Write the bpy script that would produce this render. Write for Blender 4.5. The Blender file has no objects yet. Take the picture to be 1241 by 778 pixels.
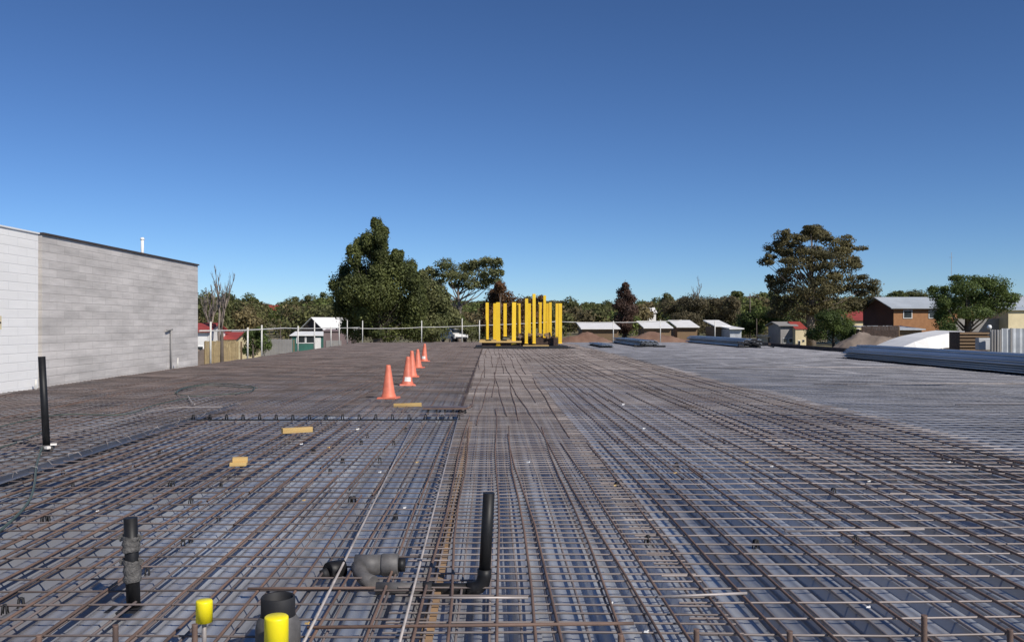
import bpy, math, random
import numpy as np
from mathutils import Vector, Matrix
C = bpy.context.scene
COL = C.collection
rnd = random.Random(7)
R = math.radians

# ------------------------------------------------------------------ camera, sky, sun, exposure
H = 1.5          # eye height over the reinforcing mesh (mesh top is z = 0)
F = 1100.0       # focal length in photo pixels (photo 1241 x 778)
VX, VY = 595.0, 393.0
cd = bpy.data.cameras.new('camera'); cam = bpy.data.objects.new('camera', cd); COL.objects.link(cam)
cam.location = (0, 0, H); cam.rotation_euler = (R(90), 0, 0)
cd.sensor_width = 36; cd.lens = 36*F/1241
cd.shift_x = (620.5-VX)/1241; cd.shift_y = (VY-389)/1241
cd.clip_start = 0.1; cd.clip_end = 6000
C.camera = cam

SUN_EL, SUN_AZ = 40, 138      # azimuth measured clockwise from +Y (view direction): behind, to the right
w = bpy.data.worlds.new('World'); C.world = w; w.use_nodes = True
nt = w.node_tree; nt.nodes.clear()
sky = nt.nodes.new('ShaderNodeTexSky'); sky.sky_type = 'NISHITA'; sky.sun_disc = False
sky.sun_elevation = R(SUN_EL); sky.sun_rotation = R(SUN_AZ)
sky.altitude = 2500; sky.air_density = 1.0; sky.dust_density = 0.6; sky.ozone_density = 7.0
bg = nt.nodes.new('ShaderNodeBackground'); bg.inputs[1].default_value = 0.057
wo = nt.nodes.new('ShaderNodeOutputWorld')
gm = nt.nodes.new('ShaderNodeGamma'); gm.inputs[1].default_value = 1.2
nt.links.new(sky.outputs[0], gm.inputs[0]); nt.links.new(gm.outputs[0], bg.inputs[0]); nt.links.new(bg.outputs[0], wo.inputs[0])
sl = bpy.data.lights.new('sun', 'SUN'); sun = bpy.data.objects.new('sun', sl); COL.objects.link(sun)
sl.energy = 4.0; sl.angle = R(0.5); sl.color = (1, .94, .86)
sd = Vector((math.sin(R(SUN_AZ))*math.cos(R(SUN_EL)), math.cos(R(SUN_AZ))*math.cos(R(SUN_EL)), math.sin(R(SUN_EL))))
sun.rotation_euler = sd.to_track_quat('Z', 'Y').to_euler()
C.view_settings.view_transform = 'Standard'; C.view_settings.look = 'None'
C.view_settings.exposure = 0.25; C.view_settings.gamma = 1; C.view_settings.use_curve_mapping = False

# ------------------------------------------------------------------ helpers
def at(px, py, Y):
    "world point at distance Y seen at photo pixel px, py"
    return Vector(((px-VX)/F*Y, Y, H-(py-VY)/F*Y))
def gp(px, py, z=0.0):
    "world point on the level z seen at photo pixel"
    Y = (H-z)*F/(py-VY)
    return Vector(((px-VX)/F*Y, Y, z))

def tag(o, label=None, cat=None, group=None, kind=None):
    if label: o['label'] = label
    if cat: o['category'] = cat
    if group: o['group'] = group
    if kind: o['kind'] = kind
    return o
def empty(name, loc, rz=0, rx=0, ry=0):
    o = bpy.data.objects.new(name, None); COL.objects.link(o); o.location = loc
    o.rotation_euler = (rx, ry, rz); o.empty_display_size = .2
    return o
def npmesh(name, V, Fq, mats, parent=None, smooth=False, matidx=None):
    "V (n,3), Fq (m,k)"
    me = bpy.data.meshes.new(name)
    V = np.asarray(V, dtype=np.float32); Fq = np.asarray(Fq, dtype=np.int32)
    m, k = Fq.shape
    me.vertices.add(len(V)); me.vertices.foreach_set('co', V.ravel())
    me.loops.add(m*k); me.loops.foreach_set('vertex_index', Fq.ravel())
    me.polygons.add(m); me.polygons.foreach_set('loop_start', np.arange(0, m*k, k, dtype=np.int32))
    me.polygons.foreach_set('loop_total', np.full(m, k, dtype=np.int32))
    if matidx is not None: me.polygons.foreach_set('material_index', np.asarray(matidx, dtype=np.int32))
    if smooth: me.polygons.foreach_set('use_smooth', np.ones(m, dtype=bool))
    me.update(calc_edges=True); me.validate()
    for mt in (mats if isinstance(mats, list) else [mats]): me.materials.append(mt)
    o = bpy.data.objects.new(name, me); COL.objects.link(o)
    if parent: o.parent = parent
    return o
class MB:
    def __init__(s): s.v = []; s.f = []; s.sm = []
    def add(s, vs, fs, sm=False):
        n = len(s.v); s.v += [tuple(v) for v in vs]; s.f += [tuple(i+n for i in f) for f in fs]; s.sm += [sm]*len(fs)
        return s
    def box(s, c, d, rz=0, rx=0, ry=0, taper=1.0):
        M = Matrix.Translation(Vector(c)) @ Matrix.Rotation(rz, 4, 'Z') @ Matrix.Rotation(rx, 4, 'X') @ Matrix.Rotation(ry, 4, 'Y')
        vs = []
        for z in (-.5, .5):
            t = taper if z > 0 else 1
            for x, y in ((-.5, -.5), (.5, -.5), (.5, .5), (-.5, .5)): vs.append(M @ Vector((x*d[0]*t, y*d[1]*t, z*d[2])))
        return s.add(vs, [(0,3,2,1), (4,5,6,7), (0,1,5,4), (1,2,6,5), (2,3,7,6), (3,0,4,7)])
    def tube(s, pts, r, n=8, caps=True, sm=True):
        pts = [Vector(p) for p in pts]; rs = r if isinstance(r, (list, tuple)) else [r]*len(pts)
        vs = []; prev = None
        for i, p in enumerate(pts):
            t = (pts[min(i+1, len(pts)-1)]-pts[max(i-1, 0)]).normalized()
            if prev is None:
                u = t.orthogonal().normalized()
            else:
                u = (prev - t*prev.dot(t)).normalized()
            prev = u; b = t.cross(u)
            for k in range(n):
                a = 2*math.pi*k/n; vs.append(p+(u*math.cos(a)+b*math.sin(a))*rs[i])
        fs = [(i*n+k, i*n+(k+1) % n, (i+1)*n+(k+1) % n, (i+1)*n+k) for i in range(len(pts)-1) for k in range(n)]
        s.add(vs, fs, sm)
        if caps:
            m = len(s.v)-len(vs)
            s.f += [tuple(m+k for k in reversed(range(n))), tuple(m+(len(pts)-1)*n+k for k in range(n))]; s.sm += [False, False]
        return s
    def lathe(s, prof, n=20, c=(0, 0, 0), sm=True):
        vs = [(c[0]+r*math.cos(2*math.pi*k/n), c[1]+r*math.sin(2*math.pi*k/n), c[2]+z) for r, z in prof for k in range(n)]
        fs = [(i*n+k, i*n+(k+1) % n, (i+1)*n+(k+1) % n, (i+1)*n+k) for i in range(len(prof)-1) for k in range(n)]
        return s.add(vs, fs, sm)
    def build(s, name, mat, parent=None, bevel=0):
        me = bpy.data.meshes.new(name); me.from_pydata(s.v, [], s.f); me.update()
        me.polygons.foreach_set('use_smooth', s.sm)
        me.materials.append(mat)
        o = bpy.data.objects.new(name, me); COL.objects.link(o)
        if parent: o.parent = parent
        if bevel:
            b = o.modifiers.new('bevel', 'BEVEL'); b.width = bevel; b.segments = 2; b.limit_method = 'ANGLE'
        return o
def copy_tree(o, parent=None):
    c = o.copy(); COL.objects.link(c)
    if parent: c.parent = parent
    for ch in list(kids.get(o.name, [])): copy_tree(ch, c)
    return c
kids = {}
def index_kids(root):
    kids[root.name] = [o for o in bpy.data.objects if o.parent == root]
    for k in kids[root.name]: index_kids(k)

# ------------------------------------------------------------------ materials
def mat(name, col, rough=.7, metal=0, var=.25, scale=3.0, col2=None, bump=.0, bscale=30., stretch=(1, 1, 1), perobj=0, island=0, spec=.5, detail=5, coords='Object'):
    m = bpy.data.materials.new(name); m.use_nodes = True; n = m.node_tree; L = n.links
    b = n.nodes['Principled BSDF']; b.inputs['Roughness'].default_value = rough; b.inputs['Metallic'].default_value = metal
    b.inputs['Specular IOR Level'].default_value = spec
    tc = n.nodes.new('ShaderNodeTexCoord'); mp = n.nodes.new('ShaderNodeMapping'); mp.inputs['Scale'].default_value = stretch
    if coords == 'World':
        gm = n.nodes.new('ShaderNodeNewGeometry'); L.new(gm.outputs['Position'], mp.inputs[0])
    else: L.new(tc.outputs[coords], mp.inputs[0])
    nz = n.nodes.new('ShaderNodeTexNoise'); nz.inputs['Scale'].default_value = scale; nz.inputs['Detail'].default_value = detail; nz.inputs['Roughness'].default_value = .65
    L.new(mp.outputs[0], nz.inputs['Vector'])
    cr = n.nodes.new('ShaderNodeValToRGB'); L.new(nz.outputs['Fac'], cr.inputs[0])
    c2 = col2 or tuple(c*(1-var) for c in col); c1 = col if col2 else tuple(min(1, c*(1+var)) for c in col)
    cr.color_ramp.elements[0].position = .32; cr.color_ramp.elements[1].position = .68
    cr.color_ramp.elements[0].color = (*c2, 1); cr.color_ramp.elements[1].color = (*c1, 1)
    out = cr.outputs[0]
    for kind, amt in (('o', perobj), ('i', island)):
        if not amt: continue
        if kind == 'o': src = n.nodes.new('ShaderNodeObjectInfo').outputs['Random']
        else: src = n.nodes.new('ShaderNodeNewGeometry').outputs['Random Per Island']
        mr = n.nodes.new('ShaderNodeMapRange'); L.new(src, mr.inputs[0]); mr.inputs[3].default_value = 1-amt; mr.inputs[4].default_value = 1+amt
        mx = n.nodes.new('ShaderNodeVectorMath'); mx.operation = 'SCALE'; L.new(out, mx.inputs[0]); L.new(mr.outputs[0], mx.inputs['Scale']); out = mx.outputs[0]
    L.new(out, b.inputs['Base Color'])
    if bump:
        n2 = n.nodes.new('ShaderNodeTexNoise'); n2.inputs['Scale'].default_value = bscale; n2.inputs['Detail'].default_value = 4
        L.new(mp.outputs[0], n2.inputs['Vector'])
        bp = n.nodes.new('ShaderNodeBump'); bp.inputs['Strength'].default_value = bump; bp.inputs['Distance'].default_value = .02
        L.new(n2.outputs['Fac'], bp.inputs['Height']); L.new(bp.outputs[0], b.inputs['Normal'])
    return m
def leafmat(name, c1, c2, scale=.35, transl=.38):
    m = mat(name, c1, rough=.6, col2=c2, scale=scale, island=.45, spec=.25, coords='World')
    n = m.node_tree; L = n.links; b = n.nodes['Principled BSDF']; out = n.nodes['Material Output']
    tr = n.nodes.new('ShaderNodeBsdfTranslucent'); src = b.inputs['Base Color'].links[0].from_socket; L.new(src, tr.inputs[0])
    mx = n.nodes.new('ShaderNodeMixShader'); mx.inputs[0].default_value = transl
    L.new(b.outputs[0], mx.inputs[1]); L.new(tr.outputs[0], mx.inputs[2]); L.new(mx.outputs[0], out.inputs[0])
    return m
M = {}
M['rust'] = mat('rusty_bar', (.21, .13, .095), .75, .1, col2=(.085, .06, .052), scale=2.2, detail=8, coords='World', island=.25)
M['mesh_brown'] = mat('brown_mesh_wire', (.215, .17, .155), .6, .2, col2=(.09, .075, .072), scale=.9, detail=8, coords='World', island=.3)
M['mesh_grey'] = mat('grey_mesh_wire', (.33, .29, .27), .5, .25, col2=(.16, .125, .115), scale=.8, detail=8, coords='World', island=.25)
M['mesh_pale'] = mat('pale_mesh_wire', (.29, .29, .32), .45, .3, col2=(.12, .12, .135), scale=.8, detail=8, coords='World', island=.25)
M['brightrod'] = mat('bright_rod', (.38, .34, .32), .55, .3, var=.3, scale=4, detail=8)
M['black'] = mat('black_plastic', (.011, .011, .012), .5, spec=.3, var=.35, scale=9)
M['matblack'] = mat('black_rubber', (.012, .012, .014), .7, var=.3, scale=9)
M['greypipe'] = mat('dusty_grey_pipe', (.095, .09, .088), .6, detail=9, var=.35, scale=14)
M['rag'] = mat('grey_tape', (.10, .095, .09), .8, var=.45, scale=30, bump=.6, bscale=80)
M['yellow_cap'] = mat('yellow_plastic', (.85, .72, .01), .42, var=.05, scale=8)
M['yellow_paint'] = mat('yellow_paint', (.90, .62, .03), .5, col2=(.80, .48, .02), scale=2.5, stretch=(1, 1, .3), perobj=.12)
M['cone'] = mat('orange_vinyl', (.74, .20, .115), .55, col2=(.50, .13, .08), scale=5, detail=10, perobj=.08)
M['whitepatch'] = mat('off_white', (.8, .76, .7), .5, var=.08)
M['timber'] = mat('pale_timber', (.62, .43, .17), .7, col2=(.45, .29, .10), scale=6, stretch=(.3, 6, 6), perobj=.15)
M['oldtimber'] = mat('old_timber', (.26, .17, .09), .8, col2=(.12, .08, .05), scale=5, stretch=(6, .3, 6), perobj=.15)
M['drypaling'] = mat('dry_paling', (.36, .27, .14), .85, var=.25, scale=3)
M['dulltimber'] = mat('dull_timber', (.40, .24, .11), .8, col2=(.16, .12, .09), scale=3.5, stretch=(1, .8, 1), detail=8)
M['darktimber'] = mat('dark_timber', (.05, .03, .022), .8, var=.5, scale=4)
M['ply'] = mat('form_ply', (.10, .075, .07), .5, var=.4, scale=5)
M['edge'] = mat('galvanised_angle', (.22, .23, .26), .35, .8, var=.3, scale=3, stretch=(1, .1, 1))
M['sheetblue'] = mat('galvanised_sheet', (.39, .405, .43), .42, .5, var=.3, scale=1.2, stretch=(1, .08, 1), perobj=.15)
M['railpaint'] = mat('pale_rail', (.62, .6, .55), .5, .1, var=.15, scale=5)
M['hose'] = mat('green_hose', (.06, .085, .07), .5, var=.3, scale=6)
M['white'] = mat('white_paint', (.78, .77, .74), .5, var=.08, scale=1)
M['cream'] = mat('cream_paint', (.68, .58, .36), .6, var=.12, scale=1)
M['greywall'] = mat('grey_render', (.27, .26, .25), .8, var=.15, scale=.8)
M['darkwall'] = mat('dark_weatherboard', (.055, .04, .035), .8, var=.25, scale=.6)
M['shadegable'] = mat('shaded_red_gable', (.10, .04, .03), .8, var=.2, scale=.6)  # maroon wood, with the shade of the left-facing end put into the colour
M['brick'] = mat('orange_brick', (.40, .20, .09), .85, col2=(.30, .145, .065), scale=2)
M['redroof'] = mat('red_roof', (.30, .05, .04), .6, var=.2, scale=.6)
M['paleroof'] = mat('pale_metal_roof', (.50, .54, .57), .45, .2, var=.12, scale=.5)
M['mauve'] = mat('mauve_wall', (.20, .15, .15), .8, var=.15, scale=.5)
M['teal'] = mat('teal_panel', (.04, .14, .11), .6, var=.2, scale=1)
M['glass'] = mat('window_glass', (.03, .035, .04), .08, 0, var=.2)
M['dirt'] = mat('red_dirt', (.22, .135, .095), .95, col2=(.14, .075, .05), scale=.8, bump=.8, bscale=3)
M['greydirt'] = mat('grey_brown_dirt', (.24, .19, .155), .95, col2=(.14, .11, .09), scale=.8, bump=.8, bscale=3)
M['bark'] = mat('bark', (.10, .08, .065), .9, var=.4, scale=2)
M['palebark'] = mat('pale_bark', (.22, .18, .15), .9, var=.35, scale=2)
M['tyre'] = mat('tyre', (.02, .02, .02), .85, var=.2)
M['corr'] = mat('corrugated_white', (.46, .48, .50), .5, .15, var=.2, scale=1.2)
M['leaf_dark'] = leafmat('dark_leaves', (0.173, 0.192, 0.061), (0.058, 0.074, 0.028))
M['leaf_olive'] = leafmat('olive_leaves', (0.221, 0.221, 0.095), (0.084, 0.106, 0.042))
M['leaf_green'] = leafmat('green_leaves', (0.160, 0.211, 0.058), (0.051, 0.077, 0.026))
M['leaf_brown'] = leafmat('brown_leaves', (0.243, 0.127, 0.063), (0.084, 0.055, 0.032))
M['leaf_forest'] = leafmat('forest_leaves', (0.192, 0.192, 0.070), (0.064, 0.077, 0.036), scale=.06)
M['leaf_forest_brown'] = leafmat('brown_forest_leaves', (0.253, 0.201, 0.095), (0.106, 0.095, 0.052), scale=.06)
M['twig'] = mat('grey_twigs', (.17, .145, .13), .9, var=.3, scale=3)

def deck_material():
    m = bpy.data.materials.new('galvanised_decking'); m.use_nodes = True; n = m.node_tree; L = n.links
    b = n.nodes['Principled BSDF']
    g = n.nodes.new('ShaderNodeNewGeometry'); sp = n.nodes.new('ShaderNodeSeparateXYZ'); L.new(g.outputs['Position'], sp.inputs[0])
    def math_(op, a, v=None):
        q = n.nodes.new('ShaderNodeMath'); q.operation = op
        for i, s in enumerate((a, v)):
            if s is None: continue
            if isinstance(s, (int, float)): q.inputs[i].default_value = s
            else: L.new(s, q.inputs[i])
        return q.outputs[0]
    fx = math_('FLOOR', math_('DIVIDE', sp.outputs[0], .681)); 
    fy = math_('FLOOR', math_('DIVIDE', sp.outputs[1], 9.3))
    cb = n.nodes.new('ShaderNodeCombineXYZ'); L.new(fx, cb.inputs[0]); L.new(fy, cb.inputs[1])
    wn = n.nodes.new('ShaderNodeTexWhiteNoise'); wn.noise_dimensions = '2D'; L.new(cb.outputs[0], wn.inputs['Vector'])
    mp = n.nodes.new('ShaderNodeMapping'); mp.inputs['Scale'].default_value = (6, .35, 1); L.new(g.outputs['Position'], mp.inputs[0])
    nz = n.nodes.new('ShaderNodeTexNoise'); nz.inputs['Scale'].default_value = 1.3; nz.inputs['Detail'].default_value = 6; L.new(mp.outputs[0], nz.inputs['Vector'])
    n3 = n.nodes.new('ShaderNodeTexNoise'); n3.inputs['Scale'].default_value = .7; n3.inputs['Detail'].default_value = 8; L.new(g.outputs['Position'], n3.inputs['Vector'])
    v = math_('ADD', math_('MULTIPLY', wn.outputs['Value'], .35), math_('MULTIPLY', nz.outputs['Fac'], .65))
    cr = n.nodes.new('ShaderNodeValToRGB'); L.new(v, cr.inputs[0])
    cr.color_ramp.elements[0].position = .2; cr.color_ramp.elements[1].position = .8
    cr.color_ramp.elements[0].color = (.23, .25, .285, 1); cr.color_ramp.elements[1].color = (.58, .61, .65, 1)
    # dust and rust wash, thicker on the left where the bars have bled on the sheets
    df = n.nodes.new('ShaderNodeMapRange'); L.new(n3.outputs['Fac'], df.inputs[0]); df.inputs[1].default_value = .42; df.inputs[2].default_value = .68
    xr = n.nodes.new('ShaderNodeMapRange'); L.new(sp.outputs[0], xr.inputs[0]); xr.inputs[1].default_value = -4; xr.inputs[2].default_value = 5; xr.inputs[3].default_value = .85; xr.inputs[4].default_value = .25
    mx = n.nodes.new('ShaderNodeMix'); mx.data_type = 'RGBA'; L.new(math_('MULTIPLY', df.outputs[0], xr.outputs[0]), mx.inputs[0])
    L.new(cr.outputs[0], mx.inputs[6]); mx.inputs[7].default_value = (.30, .25, .215, 1)
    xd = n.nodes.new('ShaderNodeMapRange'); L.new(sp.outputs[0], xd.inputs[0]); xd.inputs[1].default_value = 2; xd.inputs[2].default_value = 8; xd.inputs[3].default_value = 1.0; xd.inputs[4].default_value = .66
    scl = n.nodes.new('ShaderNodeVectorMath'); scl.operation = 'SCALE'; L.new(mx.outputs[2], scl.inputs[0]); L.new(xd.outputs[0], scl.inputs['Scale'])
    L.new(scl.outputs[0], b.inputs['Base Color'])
    b.inputs['Metallic'].default_value = .55
    rr = n.nodes.new('ShaderNodeMapRange'); L.new(nz.outputs['Fac'], rr.inputs[0]); rr.inputs[3].default_value = .28; rr.inputs[4].default_value = .52
    L.new(rr.outputs[0], b.inputs['Roughness'])
    bp = n.nodes.new('ShaderNodeBump'); bp.inputs['Strength'].default_value = .25; bp.inputs['Distance'].default_value = .01
    L.new(nz.outputs['Fac'], bp.inputs['Height']); L.new(bp.outputs[0], b.inputs['Normal'])
    return m
def block_material(name, base, mortar, bw, bh, var, stain):
    m = bpy.data.materials.new(name); m.use_nodes = True; n = m.node_tree; L = n.links
    b = n.nodes['Principled BSDF']; b.inputs['Roughness'].default_value = .9
    g = n.nodes.new('ShaderNodeNewGeometry'); sp = n.nodes.new('ShaderNodeSeparateXYZ'); L.new(g.outputs['Position'], sp.inputs[0])
    cb = n.nodes.new('ShaderNodeCombineXYZ'); L.new(sp.outputs[1], cb.inputs[0]); L.new(sp.outputs[2], cb.inputs[1])
    br = n.nodes.new('ShaderNodeTexBrick'); L.new(cb.outputs[0], br.inputs['Vector'])
    br.inputs['Scale'].default_value = 1; br.inputs['Brick Width'].default_value = bw; br.inputs['Row Height'].default_value = bh
    br.inputs['Mortar Size'].default_value = .012; br.inputs['Mortar Smooth'].default_value = .6; br.inputs['Bias'].default_value = -.2
    br.inputs['Color1'].default_value = (*base, 1); br.inputs['Color2'].default_value = (*[c*(1-var) for c in base], 1); br.inputs['Mortar'].default_value = (*mortar, 1)
    mp = n.nodes.new('ShaderNodeMapping'); mp.inputs['Scale'].default_value = (1, .35, 2.6); L.new(g.outputs['Position'], mp.inputs[0])
    nz = n.nodes.new('ShaderNodeTexNoise'); nz.inputs['Scale'].default_value = 1.2; nz.inputs['Detail'].default_value = 8; nz.inputs['Roughness'].default_value = .7
    L.new(mp.outputs[0], nz.inputs['Vector'])
    mr = n.nodes.new('ShaderNodeMapRange'); L.new(nz.outputs['Fac'], mr.inputs[0]); mr.inputs[1].default_value = .3; mr.inputs[2].default_value = .7
    mr.inputs[3].default_value = 1-stain; mr.inputs[4].default_value = 1+stain*.6
    sc = n.nodes.new('ShaderNodeVectorMath'); sc.operation = 'SCALE'; L.new(br.outputs['Color'], sc.inputs[0]); L.new(mr.outputs[0], sc.inputs['Scale'])
    L.new(sc.outputs[0], b.inputs['Base Color'])
    bp = n.nodes.new('ShaderNodeBump'); bp.inputs['Strength'].default_value = .5; bp.inputs['Distance'].default_value = .01; bp.invert = True
    L.new(br.outputs['Fac'], bp.inputs['Height']); L.new(bp.outputs[0], b.inputs['Normal'])
    return m

# ------------------------------------------------------------------ the ground and hills
def ss(a, b, x):
    t = np.clip((x-a)/(b-a), 0, 1); return t*t*(3-2*t)
def ground_z(x, y):
    x = np.asarray(x, float); y = np.asarray(y, float)
    z = -1.3 - 1.1*ss(-8, -25, x)*ss(260, 120, y)
    z = z + 9.0*ss(170, 520, y)*(1+.22*np.sin(x/95+1.0)+.10*np.sin(x/37)) + 6*ss(500, 1400, y)
    return z
def build_ground():
    xs = np.concatenate([[-3000, -1500, -900], np.arange(-600, -100, 25), np.arange(-100, 101, 5), np.arange(125, 601, 25), [900, 1500, 3000]])
    ys = np.concatenate([[-600, -200, -50], np.arange(0, 200, 6), np.arange(200, 700, 20), [800, 1000, 1500, 2500, 4500]])
    X, Y = np.meshgrid(xs, ys); Z = ground_z(X, Y) + np.where((Y > 80), .12*np.sin(X*.9)*np.sin(Y*.37), 0)
    V = np.stack([X.ravel(), Y.ravel(), Z.ravel()], 1); nx = len(xs)
    i, j = np.meshgrid(np.arange(len(ys)-1), np.arange(nx-1), indexing='ij'); a = (i*nx+j).ravel()
    Fq = np.stack([a, a+1, a+nx+1, a+nx], 1)
    g = mat('dry_ground', (.21, .165, .10), .95, col2=(.085, .095, .04), scale=.045, detail=9, coords='World', bump=.3, bscale=2)
    o = npmesh('ground', V, Fq, g, smooth=True); tag(o, kind='structure')
build_ground()

# ------------------------------------------------------------------ the metal deck
XL, XR, YN, YF = -10.86, 19.5, -2.0, 76.0
PITCH = .227
def build_deck():
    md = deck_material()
    xs, zs = [], []
    n = int((XR-XL)/PITCH)
    for i in range(n):
        x = XL+i*PITCH
        # flat pan with two small stiffeners, then a dovetail rib
        for dx, dz in ((0, -.105), (.045, -.105), (.050, -.101), (.055, -.105), (.092, -.105), (.100, -.045), (.135, -.045), (.138, -.048), (.182, -.048), (.185, -.045), (.217, -.045)):
            xs.append(x+dx); zs.append(dz)
    xs.append(XL+n*PITCH); zs.append(-.105)
    ysg = [YN, 4, 12, 24, 40, 60, YF]
    k = len(xs); V = []
    for y in ysg:
        V += [(a, y, b) for a, b in zip(xs, zs)]
    Fq = [(r*k+i, r*k+i+1, (r+1)*k+i+1, (r+1)*k+i) for r in range(len(ysg)-1) for i in range(k-1)]
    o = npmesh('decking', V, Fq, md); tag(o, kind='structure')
    # edge forms and the frame that carries the deck
    mb = MB()
    mb.box(((XL+XR)/2, YF+.03, -.2), (XR-XL+.1, .05, .36))
    mb.box((XR+.03, (YN+YF)/2, -.2), (.05, YF-YN, .36))
    mb.box((XL-.03, (YN+YF)/2, -.17), (.04, YF-YN, .22))
    o = mb.build('deck_edge', M['ply']); tag(o, kind='structure')
    mb = MB()
    for y in range(2, 78, 8):
        for x in (-10, -2, 6, 14): mb.box((x, y, -.72), (.25, .25, 1.1))
        mb.box(((XL+XR)/2, y, -.145), (XR-XL-.2, .2, .06))
    o = mb.build('deck_columns', M['oldtimber']); tag(o, kind='structure')
build_deck()

# ------------------------------------------------------------------ reinforcing mesh
def bars_np(lines, n=5):
    "lines: list of (pts array (k,3), radius) -> V, F"
    Vs, Fs, off = [], [], 0
    ang = np.arange(n)*2*np.pi/n
    for pts, r in lines:
        pts = np.asarray(pts, float); d = pts[-1]-pts[0]; d /= np.linalg.norm(d)
        u = np.cross(d, (0, 0, 1.)); u /= np.linalg.norm(u); b = np.cross(u, d)
        ring = (np.cos(ang)[:, None]*u + np.sin(ang)[:, None]*b)*r
        V = (pts[:, None, :]+ring[None]).reshape(-1, 3); k = len(pts)
        i, j = np.meshgrid(np.arange(k-1), np.arange(n), indexing='ij')
        a = off+i*n+j; c = off+i*n+(j+1) % n
        Fs.append(np.stack([a, c, c+n, a+n], -1).reshape(-1, 4)); Vs.append(V); off += len(V)
    return np.concatenate(Vs), np.concatenate(Fs)
rs = np.random.RandomState(5)
def wav(x, y):
    return .008*np.sin(x*1.9+y*.31)*np.sin(y*1.3+x*.7) + .005*np.sin(y*3.1+x*2.2)
def mesh_zone(x0, x1, y0, y1, px, py, r, z0, sheet=(2.4, 6.0), jit=.03, rot=.006, extra=0):
    lines = []
    nx = max(1, round((x1-x0)/sheet[0])); ny = max(1, round((y1-y0)/sheet[1]))
    for a in range(nx):
        for b in range(ny):
            sx0 = x0+(x1-x0)*a/nx; sx1 = x0+(x1-x0)*(a+1)/nx; sy0 = y0+(y1-y0)*b/ny; sy1 = y0+(y1-y0)*(b+1)/ny
            ox, oy, th = rs.uniform(-jit, jit), rs.uniform(-jit, jit), rs.uniform(-rot, rot)
            cx, cy = (sx0+sx1)/2, (sy0+sy1)/2; zz = z0+.004*((a+b) % 2)
            def tf(xa, ya, z):
                dx, dy = xa-cx, ya-cy
                X = cx+dx-dy*th+ox; Y = cy+dy+dx*th+oy
                return np.stack([X, Y, z+wav(X, Y)], -1)
            lap = .12
            for i in range(int(round((sx1-sx0)/px))):
                x = sx0+(i+.5)*px+rs.uniform(-.004, .004)
                ya = np.linspace(sy0-lap, sy1+lap, max(3, int((sy1-sy0)/(.9 if sy0 < 30 else 3.0))+1))
                lines.append((tf(np.full_like(ya, x)+rs.normal(0, .003, len(ya)), ya, zz), r*1.2))
            for j in range(int(round((sy1-sy0)/py))):
                y = sy0+(j+.5)*py+rs.uniform(-.006, .006)
                xa = np.linspace(sx0-lap, sx1+lap, max(3, int((sx1-sx0)/(.65 if sy0 < 30 else 1.3))+1))
                lines.append((tf(xa, np.full_like(xa, y), zz+2*r*.9), r*.95))
    return bars_np(lines)
def add_mesh(label, m, *a, **k):
    V, Fq = mesh_zone(*a, **k)
    o = npmesh('reinforcing_mesh', V, Fq, m, smooth=True)
    tag(o, label, 'steel mesh', 'reinforcing mesh laid over the metal decking')
BR = .0066
add_mesh('dark rusty reinforcing mesh between the block wall and the long galvanised strip', M['mesh_brown'], XL+.1, -4.75, 3.0, YF-.4, .20, .225, BR*1.1, -.035)
add_mesh('brown reinforcing mesh in front of the row of black chairs, around the pipes', M['mesh_brown'], -4.6, -.45, 3.0, 14.2, .227, .25, BR, -.02)
add_mesh('brown reinforcing mesh on which the orange cones stand', M['mesh_brown'], -4.6, -.6, 14.6, YF-.4, .20, .23, BR*1.15, .0)
add_mesh('closely barred reinforcing mesh in the middle, leading up to the yellow posts', M['mesh_grey'], -.42, 1.1, 3.0, YF-.4, .16, .15, BR, -.012)
add_mesh('grey reinforcing mesh right of the middle, with rusty long bars on it', M['mesh_grey'], 1.15, 6.2, 3.0, YF-.4, PITCH, .26, BR*1.1, -.02)
add_mesh('pale bluish reinforcing mesh at the right, beside the stacked sheets', M['mesh_pale'], 6.2, 19.0, 3.0, YF-.4, PITCH, .26, BR*1.05, -.02)

# loose long bars, each one a thing
def rebar(x, y0, ln, z, r, m, label, group, drift=0.0, name='rebar', wob=.006):
    k = max(4, int(ln/1.2)); ys = np.linspace(0, ln, k); ph = rs.uniform(0, 6)
    xs = drift*ys/ln + wob*np.sin(ys*.9+ph) + rs.normal(0, wob*.3, k)
    zs = .5*wav(x+xs, y0+ys)
    V, Fq = bars_np([(np.stack([xs, ys, zs], 1), r)], 6)
    o = npmesh(name, V, Fq, m, smooth=True); o.location = (x, y0, z)
    return tag(o, label, 'steel bar', group)
gR = 'rusty bars laid lengthwise right of the middle'
for i in range(23):
    x = 1.12+i*PITCH+.028; y = 1.2+rs.uniform(0, 1.5)
    while y < 70:
        ln = rs.uniform(7, 12)
        if rs.rand() < (.75 if y > 12 else .6):
            rebar(x+rs.uniform(-.02, .05), y, min(ln, YF-y-1), .004, .0084, M['rust'], 'long rusty reinforcing bar lying on the grey mesh right of the middle', gR, drift=rs.uniform(-.05, .05))
        y += ln-.5
gM = 'rusty bars laid lengthwise down the middle'
for i in range(8):
    x = -.40+i*.2; y = 1.2+rs.uniform(0, 3)
    while y < 66:
        ln = rs.uniform(8, 14)
        rebar(x+rs.uniform(-.05, .05), y, min(ln, YF-y-1), .012, .0085, M['rust'], 'rusty bar lying on the closely barred mesh in the middle', gM, drift=rs.uniform(-.18, .18), wob=.014)
        y += ln+rs.uniform(-.5, 3)
gL = 'rusty bars laid lengthwise left of the middle'
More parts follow.
